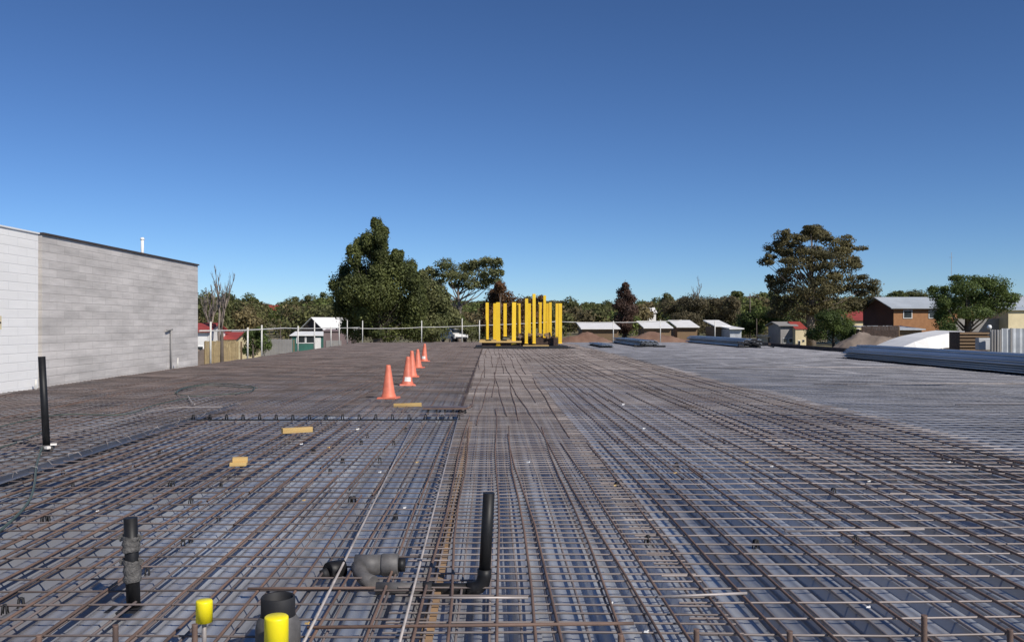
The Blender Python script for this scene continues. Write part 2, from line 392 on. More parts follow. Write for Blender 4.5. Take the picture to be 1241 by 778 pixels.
for i in range(18):
    x = -4.45+i*.225; y = 1.6+rs.uniform(0, 2)
    while y < 13:
        ln = min(rs.uniform(4, 8), 14-y)
        if rs.rand() < .85 and ln > 2: rebar(x+rs.uniform(-.03, .05), y, ln, .004, .0084, M['rust'], 'rusty bar lying on the brown mesh between the black pipes', gL, drift=rs.uniform(-.06, .06))
        y += ln
gW = 'rusty bars laid on the mesh near the block wall'
for i in range(40):
    x = -10.9+rs.uniform(0, 6.0); y = rs.uniform(5, 50)
    rebar(x, y, rs.uniform(6, 11), -.018, .008, M['rust'], 'rusty bar lying on the dark mesh near the block wall', gW, drift=rs.uniform(-.3, .3))
gC = 'rusty bars laid lengthwise on the mesh around the cones'
for i in range(20):
    x = -4.5+i*.2; y = 14.8+rs.uniform(0, 6)
    while y < 66:
        ln = rs.uniform(8, 13)
        if rs.rand() < .5: rebar(x+rs.uniform(-.03, .03), y, min(ln, YF-y-1), .024, .0084, M['rust'], 'rusty bar lying lengthwise on the brown mesh around the orange cones', gC, drift=rs.uniform(-.08, .08))
        y += ln

# bright rods seen singly
def rod(p, q, r, m, label, cat='steel bar', name='steel_rod', sag=0):
    p, q = Vector(p), Vector(q); mid = (p+q)/2; mid.z -= sag
    mb = MB().tube([(0, 0, 0), mid-p, q-p], r, 8); o = mb.build(name, m); o.location = p
    return tag(o, label, cat)
rod((-.86, 4.0, .03), (-1.17, 14.2, .03), .0075, M['brightrod'], 'long pale steel rod crossing the foreground, left one of the two lengthwise rods')
rod((-.42, 3.9, .03), (-.52, 14.2, .03), .0075, M['brightrod'], 'long pale steel rod running towards the raised plate, beside the standing black pipe')
rod(gp(512, 724, .02), gp(640, 724, .02), .007, M['brightrod'], 'pale crosswise rod just below the base of the standing black pipe')
rod(gp(372, 760, .02), gp(768, 755, .02), .009, M['rust'], 'rusty crosswise bar lying in front of the black pipe elbow')
rod(gp(300, 713, .02), gp(455, 712, .02), .008, M['rust'], 'rusty crosswise bar lying left of the grey pipe fitting')
rod(gp(797, 723, .02), gp(905, 718.5, .02), .008, M['brightrod'], 'short bright rod lying across the mesh at right of the foreground')
rod(gp(951, 643.5, .02), gp(1120, 641, .02), .008, M['brightrod'], 'bright rod lying across the mesh at the right, farther off than the short one')

# timber strip under the mesh
mb = MB().box((0, 0, 0), (.06, 11, .03)); o = mb.build('timber_board', M['dulltimber']); o.location = (-.315, 8.6, -.036)
tag(o, 'long yellowish timber board lying under the mesh beside the pale rod', 'board')
mb = MB().box((0, 0, 0), (.05, 60, .03)); o = mb.build('form_strip', M['darktimber']); o.location = (-.53, 45, .012)
tag(o, 'dark narrow joint strip running from the raised plate to the yellow posts', 'strip')

# long galvanised strip with plastic ties
st = empty('edge_strip', (-4.68, 3.5, 0)); tag(st, 'long galvanised edge strip with wire ties, dividing the dark mesh from the brown mesh', 'metal strip')
mb = MB(); mb.box((0, 6.6, -.005), (.11, 13.4, .004)); mb.box((-.055, 6.6, .012), (.004, 13.4, .036)); mb.build('angle_strip', M['edge'], st)
mb = MB()
for i in range(34):
    y = 1.5+i*.36+rnd.uniform(-.12, .12)
    mb.tube([(rnd.uniform(-.03, .05), y, 0), (rnd.uniform(-.06, .06), y+rnd.uniform(-.05, .05), rnd.uniform(.04, .08)), (rnd.uniform(-.09, .1), y+rnd.uniform(-.08, .08), rnd.uniform(.02, .10))], .0035, 4)
mb.build('wire_tie', M['brightrod'], st)

# transverse strip with black chairs
def bar_chair(h=.07, wd=.042):
    root = empty('bar_chair', (0, 0, 0))
    mb = MB()
    for sx in (-1, 1):
        for sy in (-1, 1): mb.tube([(sx*wd/2*.8, sy*wd/2*.8, 0), (sx*wd*.25, sy*wd*.25, h*.9)], [.005, .007], 5)
    mb.build('leg_frame', M['matblack'], root)
    mb = MB(); mb.lathe([(.001, h*.86), (wd*.34, h*.86), (wd*.36, h*.93), (wd*.2, h), (.001, h)], 10); mb.build('saddle', M['matblack'], root)
    return root
proto = bar_chair(); index_kids(proto); first = True
def put_chair(p, label, group, s=1.0, rz=0):
    global first
    c = proto if first else copy_tree(proto)
    first = False
    c.location = p; c.scale = (s, s, s); c.rotation_euler = (0, 0, rz)
    tag(c, label, 'bar chair', group)
ORD = 'first second third fourth fifth sixth seventh eighth ninth tenth eleventh twelfth thirteenth fourteenth fifteenth sixteenth seventeenth'.split()
for i in range(17):
    put_chair((-4.7+i*.262, 14.33+rnd.uniform(-.01, .01), .0), ORD[i]+' from the left of the black bar chairs on the cross strip', 'black bar chairs on the cross strip', 1.15)
mb = MB().box((0, 0, 0), (4.5, .07, .02)); o = mb.build('cross_strip', M['matblack']); o.location = (-2.6, 14.33, -.008)
tag(o, 'thin dark strip lying across the deck, carrying a row of black chairs', 'strip')
for i in range(46):
    x = -4.3+rnd.random()*3.4; y = 4.9+rnd.random()**1.2*8.5
    x = -4.4+round((x+4.4)/.454)*.454; y = 4.9+round((y-4.9)/.75)*.75+rnd.uniform(-.06, .06)
    put_chair((x+rnd.uniform(-.03, .03), y, -.055), 'small black bar chair poking up through the brown mesh in front of the cross strip', 'black bar chairs under the brown mesh', rnd.uniform(.7, .95), rnd.random()*3)
for px, py in ((785, 660), (1010, 600), (1037, 660), (916, 665), (820, 568), (748, 592)):
    p = gp(px, py, -.05); put_chair(p, 'small black bar chair among the rusty long bars right of the middle', 'black bar chairs right of the middle', 1.0, rnd.random())
# small offcuts and bits of litter
gLt = 'small pale scraps scattered on the mesh'
for px, py, c in ((818, 573, 1), (755, 490, 0), (745, 588, 1), (780, 519, 0), (1052, 735, 0), (905, 560, 1), (365, 538, 0), (433, 520, 0), (398, 542, 1), (460, 572, 0),
                  (368, 606, 1), (118, 619, 0), (372, 755, 1), (783, 765, 0), (1053, 583, 0), (935, 565, 0), (490, 615, 0), (740, 730, 0), (505, 560, 1), (1150, 560, 0), (640, 560, 0)):
    p = gp(px, py, .01); s = max(.008, p.y*.0011)
    mb = MB(); mb.box((0, 0, 0), (s*3.0, s*1.3, s*.9), rz=rnd.uniform(-.6, .6), taper=.7); mb.box((s*1.2, s*.4, s*.4), (s*1.6, s*.8, s*.6), rz=rnd.uniform(0, 2), rx=.4)
    o = mb.build('scrap', M['timber'] if c else M['white']); o.location = p
    tag(o, 'small yellowish timber chip lying on the mesh' if c else 'small whitish scrap lying on the mesh', 'scrap', gLt)

# raised plate with supports at the end of the cross strip
pl = empty('form_plate', (gp(540, 500, 0).x, 15.4, 0)); tag(pl, 'flat dark plate with a rusty edge raised on stubs, right of the timber stick', 'plate')
mb = MB(); mb.box((0, 0, .09), (.74, .42, .012)); mb.build('plate_top', M['ply'], pl)
mb = MB(); mb.box((0, -.216, .09), (.74, .006, .03)); mb.tube([(.37, -.2, .095), (.42, -.05, .10), (.43, .15, .12)], .016, 8); mb.build('rusty_edge', M['rust'], pl)
for x in (-.28, -.14, .0, .14, .26, .34):
    mb = MB(); mb.box((x, -.19, .035), (.03, .03, .10)); mb.build('stub', M['matblack'], pl)

# timber offcuts
def offcut(c, d, rz, label, m='timber', ry=0):
    mb = MB(); mb.box((0, 0, 0), d); o = mb.build('timber_offcut', M[m], bevel=.003); o.location = c; o.rotation_euler = (0, ry, rz); tag(o, label, 'timber')
p = gp(494, 491, .04); offcut(p, (.50, .07, .075), R(-3), 'pale timber stick lying left of the raised plate, just below the nearest cone', ry=R(-2))
p = gp(360, 521, .04); offcut(p, (.42, .09, .07), R(28), 'pale timber offcut lying askew alone, in front of the row of black chairs')
p = gp(289, 562, .03); offcut(p, (.17, .12, .035), R(8), 'lower yellow timber block of the pile of two at left')
p = gp(291, 557, .066); offcut(p, (.155, .10, .05), R(14), 'upper yellow timber block of the pile of two at left')

# ------------------------------------------------------------------ pipes
def tube_obj(name, m, root, pts, r, n=20, caps=True):
    return MB().tube(pts, r, n, caps).build(name, m, root)
def socket(root, z, r, m, name='collar', h=.05):
    return MB().lathe([(r*1.02, z), (r*1.22, z+.004), (r*1.22, z+h), (r*1.02, z+h+.006)], 20).build(name, m, root)
# pipe at left
b = at(57, 545, 11.0)
t = at(50.5, 432, 11.0)
pa = empty('vent_pipe', (b.x, b.y, -.08)); tag(pa, 'tall black pipe standing in the dark mesh in front of the block wall', 'pipe')
tube_obj('pipe', M['black'], pa, [(0, 0, 0), (t.x-b.x, 0, t.z+.08)], .042)
MB().lathe([(.044, 0), (.06, .0), (.06, .05), (.085, .08), (.085, .11), (.044, .12)], 20).build('base_collar', M['greypipe'], pa)
mb = MB(); mb.box((.09, -.02, .13), (.07, .05, .02), rz=.4); mb.box((.05, -.09, .10), (.05, .05, .03), rz=1.1); mb.build('white_tape', M['whitepatch'], pa)
# pipe at lower left with rag
b = at(162, 738, 4.98); t = at(158, 627, 4.98)
pb = empty('vent_pipe', (b.x, b.y, -.06)); tag(pb, 'short black pipe wrapped in grey tape, standing through a dark hole at lower left', 'pipe')
tube_obj('pipe', M['black'], pb, [(0, 0, 0), (t.x-b.x, 0, t.z+.06)], .037)
def rag(root, z0, z1, x0, x1, r):
    rr = random.Random(3); mb = MB(); n = 18; prof = []
    vs = []; K = 9
    for k in range(K):
        f = k/(K-1); z = z0+(z1-z0)*f; xc = x0+(x1-x0)*f
        for i in range(n):
            a = 2*math.pi*i/n; q = r*(1.08+.22*rr.random()+(.12 if k % 3 == 1 else 0)); vs.append((xc+q*math.cos(a), q*math.sin(a), z+rr.uniform(-.006, .006)))
    fs = [(i*n+k, i*n+(k+1) % n, (i+1)*n+(k+1) % n, (i+1)*n+k) for i in range(K-1) for k in range(n)]
    mb.add(vs, fs, True)
    for a in (2.6, 3.0, .3): mb.box((x1+math.cos(a)*r*1.3, math.sin(a)*r*1.3-.01, z1-.01), (.035, .008, .03), rz=a, ry=.5)
    return mb.build('tape_wrap', M['rag'], root)
rag(pb, .315, .40, -.014, -.017, .037); rag(pb, .15, .27, -.006, -.012, .037)
mb = MB().box((0, 0, 0), (.20, .16, .004)); mb.build('hole_shade', M['matblack'], pb).location = (-.02, -.03, .012)  # flat black sheet painted as the shade inside the hole
# pipe with elbow in the middle
b = at(587, 722, 5.2); t = at(592.5, 597, 5.2)
pc = empty('drain_pipe', (b.x, b.y, .0)); tag(pc, 'black pipe standing up from an elbow, with a level run to the left', 'pipe')
tube_obj('riser', M['black'], pc, [(0, 0, .05), (t.x-b.x, 0, t.z)], .034)
tube_obj('elbow', M['black'], pc, [(.0, 0, .10), (.0, 0, .06), (-.008, 0, .025), (-.03, 0, -.0), (-.06, 0, -.012), (-.10, 0, -.014)], .041)
tube_obj('level_run', M['black'], pc, [(-.09, 0, -.014), (-.36, 0, -.014)], .034)
tube_obj('collar', M['matblack'], pc, [(-.30, 0, -.014), (-.35, 0, -.014)], .041)
tube_obj('grey_run', M['greypipe'], pc, [(-.35, 0, -.014), (-.62, .01, -.014)], .036)
# grey fitting
g0 = at(462, 684, 5.55)
pf = empty('pipe_fitting', (g0.x, g0.y, g0.z)); tag(pf, 'dusty grey branched pipe fitting lying on its side, left of the standing black pipe', 'pipe fitting')
tube_obj('barrel', M['greypipe'], pf, [(-.16, 0, 0), (.0, .0, 0)], .062)
tube_obj('socket', M['greypipe'], pf, [(.0, 0, 0), (.012, 0, 0), (.10, 0, 0), (.106, 0, 0)], [.062, .068, .068, .06])
tube_obj('neck', M['black'], pf, [(.10, 0, 0), (.145, 0, 0)], .042)
tube_obj('branch', M['greypipe'], pf, [(-.13, -.02, 0), (-.12, -.07, -.03), (-.08, -.14, -.05), (-.02, -.20, -.055)], [.05, .045, .043, .043])
b1 = at(406, 690, 5.6)
pk = empty('pipe_piece', (b1.x, b1.y, b1.z)); tag(pk, 'short black pipe socket lying left of the grey fitting', 'pipe fitting')
MB().tube([(-.04, -.03, 0), (-.03, -.02, 0), (.05, .03, .0), (.055, .032, 0)], [.05, .056, .056, .05], 20).build('socket', M['black'], pk)
MB().tube([(-.075, -.05, -.02), (-.04, -.03, -.01)], .03, 14).build('stub', M['matblack'], pk)
# pipe collar in the foreground
c0 = at(337, 790, 4.3)
pq = empty('drain_collar', (c0.x, 4.3, -.1)); tag(pq, 'wide black pipe collar on a grey body, standing behind the nearest yellow cap', 'pipe fitting')
MB().lathe([(.105, 0), (.105, .17), (.098, .20), (.082, .225)], 28).build('body', M['greypipe'], pq)
MB().lathe([(.072, .20), (.080, .215), (.080, .31), (.076, .315), (.069, .31), (.069, .1)], 28).build('collar', M['matblack'], pq)

# yellow capped bars and starter bars
def cap_rod(px, py_top, py_bot, wpx, Y, label, rodmat):
    t = at(px, py_top, Y); h = (py_bot-py_top)/F*Y; r = wpx/2/F*Y
    root = empty('capped_bar', (t.x, Y, -.1)); tag(root, label, 'capped bar')
    MB().lathe([(.001, t.z+.1), (r*.90, t.z+.1), (r*.98, t.z+.096), (r, t.z+.09), (r*1.0, t.z+.1-h), (r*.75, t.z+.1-h), (r*.7, t.z+.1-h*.5)], 28).build('cap', M['yellow_cap'], root)
    MB().tube([(0, 0, 0), (0, 0, t.z+.1-h*.4)], .011, 10).build('bar', rodmat, root)
cap_rod(247.5, 727, 753, 20, 4.25, 'standing bar under a small yellow cap, left of the black pipe collar', M['brightrod'])
cap_rod(335, 746, 800, 29, 4.05, 'standing bar under a large yellow cap, in front of the black pipe collar', M['brightrod'])
for px, py, lab in ((47, 769, 'lowest rusty starter bar stub near the lower left corner of the photo'), (140, 757, 'rusty starter bar below the tape wrapped black pipe'),
                    (236, 756, 'rusty starter bar just left of the small yellow capped bar'), (752, 768, 'rusty starter bar at the bottom, first to the right of the black elbow'),
                    (844, 762, 'rusty starter bar at the bottom, second to the right of the black elbow'), (957, 764, 'rusty starter bar at the bottom, third to the right of the black elbow'),
                    (1120, 745, 'tallest rusty starter bar, second from the right edge of the photo'), (1224, 762, 'rusty starter bar nearest to the right edge of the photo')):
    t = at(px, py, 4.12); z = t.z+.1
    pts, rr = [], []
    nseg = 26
    for i in range(nseg+1):
        pts.append((0, 0, z*i/nseg)); rr.append(.0125 if i % 2 else .0142)
    o = MB().tube(pts, rr, 10).build('starter_bar', M['rust']); o.location = (t.x, t.y, -.1); tag(o, lab, 'steel bar', 'rusty starter bars along the near edge')

# hoses and cables on the left
def hose(pts, r, label, cat='hose', m='hose', name='hose'):
    P0 = [Vector(p) for p in pts]; out = []
    for i in range(len(P0)-1):
        a, b_, c_, d_ = P0[max(i-1, 0)], P0[i], P0[i+1], P0[min(i+2, len(P0)-1)]
        for k in range(6):
            t = k/6; out.append(.5*((2*b_)+(c_-a)*t+(2*a-5*b_+4*c_-d_)*t*t+(3*b_-a-3*c_+d_)*t**3))
    out.append(P0[-1]); o0 = out[0].copy()
    o = MB().tube([q-o0 for q in out], r, 8).build(name, M[m]); o.location = o0; tag(o, label, cat); return o
hose([gp(x, y, .02) for x, y in ((57, 528), (50, 545), (44, 565), (42, 585), (36, 605), (20, 625), (-10, 650), (-40, 665))], .011, 'green hose trailing from the tall black pipe towards the lower left')
hose([gp(x, y, .02) for x, y in ((60, 520), (35, 530), (5, 541), (-40, 552))], .009, 'grey green cable running left from the tall black pipe', 'cable')
hose([gp(x, y, .02) for x, y in ((212, 476), (225, 469), (255, 465), (285, 466), (308, 469), (300, 475), (270, 478), (235, 480), (215, 477), (222, 471), (250, 467), (290, 469), (312, 470))], .010, 'coil of dark green hose lying on the mesh near the block wall')
hose([gp(x, y, .02) for x, y in ((-40, 530), (0, 517), (40, 508), (80, 502), (150, 502), (190, 490), (230, 482))], .009, 'thin dark cable running from the left edge to the hose coil', 'cable')
hose([gp(x, y, .02) for x, y in ((-30, 545), (30, 534), (80, 524), (140, 510), (200, 495), (270, 493))], .006, 'pale cable running alongside the thin dark cable at left', 'cable', 'brightrod', 'cable')
hose([gp(x, y, .02) for x, y in ((228, 480), (232, 487), (236, 490))], .012, 'short loose end of pale rope below the hose coil', 'rope', 'brightrod', 'rope')

# ------------------------------------------------------------------ cones
def cone():
    root = empty('traffic_cone', (0, 0, 0))
    mb = MB(); mb.box((0, 0, .018), (.40, .40, .036), taper=.93); mb.build('base', M['cone'], root, bevel=.008)
    MB().lathe([(.155, .034), (.150, .05), (.132, .10), (.126, .105), (.052, .62), (.046, .66), (.034, .672), (.028, .66), (.10, .1)], 28).build('body', M['cone'], root)
    return root
cp = cone(); index_kids(cp)
cones = [(471, 483, 'nearest orange traffic cone, above the pale timber stick', 0), (493.5, 467, 'second nearest traffic cone, with a white mark near its foot', 1),
         (499.3, 457, 'middle traffic cone, half hidden behind the second one', 0), (506.4, 446, 'red orange traffic cone between the middle and the farthest ones', 0),
         (514, 438, 'farthest and smallest traffic cone, with a white mark near its foot', 1)]
for i, (px, py, lab, mk) in enumerate(cones):
    c = cp if i == 0 else copy_tree(cp)
    p = gp(px, py, .02); c.location = p; c.rotation_euler = (R(rnd.uniform(-1.5, 1.5)), R(rnd.uniform(-2, 2)), rnd.uniform(-.3, .3)); c.scale = (1, 1, [1, 1.04, 1.1, .95, 1.05][i])
    tag(c, lab, 'traffic cone', 'orange cones in a row on the mesh')
    if mk:
        vs = []
        for k in range(7):
            a = R(-125+k*12)
            for z in (.09, .20): r_ = .127-(z-.105)*.1437+.004; vs.append((r_*math.cos(a), r_*math.sin(a), z))
        MB().add(vs, [(2*k, 2*k+2, 2*k+3, 2*k+1) for k in range(6)]).build('white_mark', M['whitepatch'], c)  # off-white panel set just proud of the lower cone body

# ------------------------------------------------------------------ yellow posts on a platform
YP = 56.0
def seat_pt(px): return (px-VX)/F*YP
pf0 = empty('timber_platform', (seat_pt(632), YP, 0)); tag(pf0, 'low black edged platform with pale timber bearers under the yellow posts', 'platform')
mb = MB(); mb.box((-.0, 1.4, .07), (5.7, 3.6, .17)); mb.build('black_mat', M['matblack'], pf0)
mb = MB(); mb.box((2.9, 1.3, .04), (1.0, 2.4, .06), ry=R(5)); mb.build('ramp', M['matblack'], pf0)
for x, y, L_, z in ((-1.3, .0, 2.6, .42), (-1.4, .9, 2.4, .50), (.9, .2, 1.6, .16)):
    MB().box((x, y, z), (L_, .12, .10)).build('bearer', M['timber'], pf0)
for x, y, L_, z, hh in ((-1.3, .35, 2.3, .24, .26), (.8, 1.2, 3.0, .38, .55), (1.2, 2.2, 2.4, .42, .6)):
    MB().box((x, y, z), (L_, .5, hh)).build('dark_stack', M['darktimber'], pf0)
posts = [(222, 250, 208, 558, 1.0), (292, 322, 215, 560, .9), (322, 358, 205, 612, -.1), (390, 420, 215, 525, 2.4), (468, 505, 205, 600, -.1), (515, 530, 215, 525, 2.4), (533, 552, 215, 525, 2.2),
         (590, 618, 170, 592, .0), (620, 645, 215, 525, 1.8), (664, 692, 125, 592, .0), (715, 748, 205, 530, 2.2), (762, 786, 140, 540, 1.6), (792, 816, 215, 535, 1.9),
         (818, 842, 205, 535, 1.9), (878, 904, 215, 535, 1.8), (906, 938, 215, 592, .1)]
plab = ['leftmost yellow post, slim and set back', 'yellow post touching the left of the broad post', 'broad yellow post reaching down to the black mat, left part of the group', 'pale yellow post standing alone, second gap from the left',
        'broad front yellow post left of the centre of the group', 'thin yellow post, left one of the close thin pair', 'thin yellow post, right one of the close thin pair', 'front yellow post with a raised tip, in the middle',
        'yellow post against the right side of the middle front post', 'tallest yellow post, reaching above the rest', 'dull yellow post between the two tall ones', 'second tallest yellow post, slim',
        'left one of the joined pair right of the second tallest post', 'right one of the joined pair right of the second tallest post', 'yellow post against the left of the last front post', 'rightmost yellow post, reaching down to the mat']
for (x0, x1, y0, y1, dy), lab in zip(posts, plab):
    Y = YP+dy+.2; sx = 560+(x0+x1)/2/7.756; t = at(sx, 340+y0/7.756, Y); bt = at(sx, 340+y1/7.756, Y); wd = 1.02*(x1-x0)/7.756/F*Y
    zb = max(bt.z, .11); hh = t.z-zb
    root = empty('yellow_post', (t.x, Y, zb)); tag(root, lab, 'post', 'yellow posts on the timber platform'); root.rotation_euler = (0, R(rnd.uniform(-.5, .5)), R(rnd.uniform(-8, 8)))
    mb = MB()   # open channel section: web, two flanges
    mb.box((0, 0, hh/2), (wd, .03, hh)); mb.box((-wd/2+.013, .075, hh/2), (.022, .12, hh-.01)); mb.box((wd/2-.013, .075, hh/2), (.022, .12, hh-.01))
    mb.build('channel', M['yellow_paint'], root)
    MB().box((0, .06, .01), (wd*1.25, .24, .02)).build('foot_plate', M['yellow_paint'], root)
    MB().box((0, .075, hh-.05), (wd-.05, .11, .03)).build('head_plate', M['darktimber'], root)
# wire of rubbish at the middle of the platform
mb = MB()
for i in range(14): mb.box((rnd.uniform(-.5, 1.9), rnd.uniform(.3, 1.0), .72+rnd.uniform(-.05, .2)), (rnd.uniform(.1, .4), .1, rnd.uniform(.08, .2)), rz=rnd.random(), ry=rnd.uniform(-.4, .4))
o = mb.build('offcut_pile', M['oldtimber']); o.location = (seat_pt(632), YP, 0); tag(o, 'jumble of brown timber offcuts heaped between the feet of the yellow posts', 'timber pile')

# ------------------------------------------------------------------ stacked decking sheets
def sheet_stack(x, y0, y1, wd, hh, n, label, rz=0, mt='sheetblue'):
    root = empty('sheet_stack', (x, y0, -.0), rz); tag(root, label, 'sheet stack', 'stacks of galvanised sheets'); L_ = y1-y0
    for k in range(n):
        z = .05+hh*(k+.5)/n; off = rnd.uniform(-.10, .10); prof = []; m = 12; w_ = wd*(1-.05*k)
        for i in range(m+1):
            xx = -w_/2+w_*i/m; up = .5*hh/n if (i % 3 == 1) else 0
            prof += [(xx-.02, 0), (xx, up), (xx+.04, up), (xx+.06, 0)] if up else [(xx, 0)]
        V = [(a+off, yy, z+b_) for yy in (rnd.uniform(-.3, .3), L_+rnd.uniform(-.3, .3)) for a, b_ in prof]
        V += [(a+off, yy, z+b_-.35*hh/n) for yy in (V[0][1], V[-1][1]) for a, b_ in prof]; q = len(prof)
        fs = [(i, i+1, q+i+1, q+i) for i in range(q-1)]+[(2*q+i+1, 2*q+i, 3*q+i, 3*q+i+1) for i in range(q-1)]
        fs += [(i+1, i, 2*q+i, 2*q+i+1) for i in range(q-1)]+[(q+i, q+i+1, 3*q+i+1, 3*q+i) for i in range(q-1)]+[(0, q, 3*q, 2*q), (2*q-1, q-1, 3*q-1, 4*q-1)]
        MB().add(V, fs).build('sheet', M[mt], root)
    for yy in (.6, L_/2, L_-.6): MB().box((0, yy, .015), (wd*.95, .12, .09)).build('bearer', M['darktimber'], root)
sheet_stack(16.4, 24.5, 40.5, 1.4, .36, 5, 'large long stack of bluish galvanised sheets along the right edge of the deck', R(.3))
sheet_stack(17.9, 21, 44.0, .9, .46, 5, 'taller bluish sheet stack behind the large one at far right')
sheet_stack(16.9, 58.5, 75.5, 1.3, .5, 5, 'far stack of blue sheets with dark litter at its near end')
sheet_stack(10.6, 60.5, 74, 1.4, .38, 4, 'low far stack of grey blue sheets right of the red dirt heap')
sheet_stack(7.5, 58.2, 66, .8, .16, 2, 'thin small bundle of pale sheets just right of the yellow posts')
mb = MB()
for i in range(16): mb.box((rnd.uniform(-.9, .9), rnd.uniform(-.5, .3), rnd.uniform(.05, .55)), (rnd.uniform(.3, .9), .2, rnd.uniform(.06, .16)), rz=rnd.uniform(-.5, .5), ry=rnd.uniform(-.3, .3))
o = mb.build('litter_pile', M['matblack']); o.location = (16.7, 57.8, 0); tag(o, 'heap of black litter at the near end of the far blue stack', 'litter pile')
mb = MB()
for i in range(9): mb.box((rnd.uniform(-.7, .7), rnd.uniform(-.3, .3), rnd.uniform(.05, .2)), (rnd.uniform(.3, .8), .2, rnd.uniform(.06, .12)), rz=rnd.uniform(-.5, .5))
o = mb.build('litter_pile', M['matblack']); o.location = (10.3, 59.2, 0); tag(o, 'flat black litter at the near end of the low grey blue stack', 'litter pile')
for y0, y1, lab in ((31, 62, 'dark timber edge beam on the right rim of the deck, nearer one'), (62.5, 76, 'dark timber edge beam on the right rim of the deck, farther one')):
    o = MB().box((0, (y1-y0)/2, .10), (.2, y1-y0, .22)).build('edge_beam', M['darktimber']); o.location = (19.2, y0, -.0); tag(o, lab, 'beam')
# long crosswise laps on the right deck
for i, (y, x0, x1) in enumerate(((22.5, 8.0, 15.4), (31, 7.0, 15.2), (16.8, 8.6, 14.6))):
    o = MB().tube([(0, 0, 0), ((x1-x0)/2, .06, .01), (x1-x0, .03, 0)], .012, 6).build('steel_rod', M['brightrod']); o.location = (x0, y, .02)
    tag(o, ['second crosswise rod on the pale mesh, between the other two', 'farthest crosswise rod on the pale mesh beside the large sheet stack', 'nearest of three crosswise rods on the pale mesh at right'][i], 'steel bar')

# ------------------------------------------------------------------ block walls at the left
gw = empty('block_wall', (-10.98, 34, 0)); tag(gw, 'long unpainted grey block wall with a dark capping, at the left of the deck', 'wall')
mb = MB(); mb.box((-.15, -5.9, 1.2), (.30, 11.8, 5.0)); mb.build('blocks', block_material('grey_blocks', (.56, .525, .495), (.44, .41, .385), .82, .205, .13, .30), gw)
MB().box((-.13, -5.9, 3.72), (.36, 11.86, .045)).build('capping', M['darkwall'], gw)
pw = empty('block_wall', (-10.90, 21.85, 0)); tag(pw, 'white painted block wall at the left edge of the photo, nearer than the grey wall', 'wall')
MB().box((-.25, -5.6, 1.17), (.5, 11.2, 5.0)).build('blocks', block_material('white_painted_blocks', (.80, .785, .76), (.72, .71, .69), .82, .205, .04, .07), pw)
MB().box((-.25, -5.6, 3.685), (.56, 11.24, .035)).build('capping', M['white'], pw)
MB().box((-6.5, -5.6, 1.1), (12.0, 11.0, 4.9)).build('building_body', M['greywall'], pw)
MB().box((-6.6, -5.9, 1.1), (12.0, 11.6, 4.8)).build('building_body', M['greywall'], gw)
ac = at(1, 391, 19.9)
ad = empty('wall_vent', (-10.89, ac.y, ac.z)); tag(ad, 'small beige vent box on the white painted wall at the left edge', 'vent')
MB().box((.04, 0, 0), (.08, .30, .30)).build('box', M['cream'], ad); MB().box((.084, 0, 0), (.006, .24, .04)).build('louvre', M['darkwall'], ad)
# pole with lamp arm in front of the grey wall
p = at(205, 440, 31.0)
lp = empty('tap_post', (-10.92, 31, 0)); tag(lp, 'thin grey stand pipe with a short arm in front of the grey wall', 'post')
MB().tube([(0, 0, -.1), (0, 0, 1.32)], .03, 8).build('pole', M['greywall'], lp)
MB().tube([(.03, -.5, 1.30), (0, 0, 1.32), (0, .1, 1.32)], .03, 8).build('arm', M['greywall'], lp)
vp = empty('roof_vent', (-11.6, 30.2, 3.5)); tag(vp, 'thin white vent pipe rising above the top of the grey wall', 'vent pipe')
MB().tube([(0, 0, 0), (0, 0, .82)], .05, 10).build('pipe', M['white'], vp); MB().lathe([(.06, .80), (.075, .82), (.05, .88), (.001, .89)], 12).build('cowl', M['white'], vp)
for px, py, hh, lab in ((161, 446, .35, 'short grey stake at the foot of the grey wall, farther one'), (70, 470, .2, 'short pale stake at the foot of the grey wall, nearest one')):
    Y = 1.5*F/(py-VY); o = MB().tube([(0, 0, -.08), (.01, 0, hh)], .025, 8).build('stake', M['railpaint']); o.location = (-10.75, Y, 0); tag(o, lab, 'stake')
mb = MB()

# ------------------------------------------------------------------ guard rails
def guard_rail(name_label, P, posts):
    root = empty('guard_rail', (P[0][0], P[0][1], 0)); tag(root, name_label, 'guard rail'); o0 = Vector((P[0][0], P[0][1], 0))
    pts = []
    for i in range(len(P)-1):
        a, b_ = Vector(P[i]), Vector(P[i+1])
        for k in range(5):
            t = k/5; q = a.lerp(b_, t); q.z -= .035*math.sin(math.pi*t); pts.append(q-o0)
    pts.append(Vector(P[-1])-o0)
    MB().tube(pts, .030, 6).build('rail', M['railpaint'], root)
    for (x, y, z0, z1) in posts:
        MB().tube([(x-o0.x, y-o0.y, z0), (x-o0.x+.01, y-o0.y, z1)], .038, 8).build('post', M['railpaint'], root)
def on_left(px): # the left rim of the deck
    Y = 10.98*F/(VX-px); return Y
lposts = []
for px, top in ((255, 390), (300, 397), (317, 394), (361, 395), (381, 388), (401, 396), (411, 390)):
    Y = on_left(px); Y = min(Y, YF); x = (px-VX)/F*Y; lposts.append((x, Y, -.3, max(.9, H-(top-VY)/F*Y)))
guard_rail('pale guard rail with posts along the left rim of the deck beyond the grey wall', [(-10.98, 34.2, 1.25), (-10.98, 48, 1.3), (-10.98, 62, 1.25), (-10.98, YF, 1.25)], lposts)
bp_ = [(421, 388), (439.5, 388.5), (511, 388.5), (560, 386), (581, 388), (673, 388)]
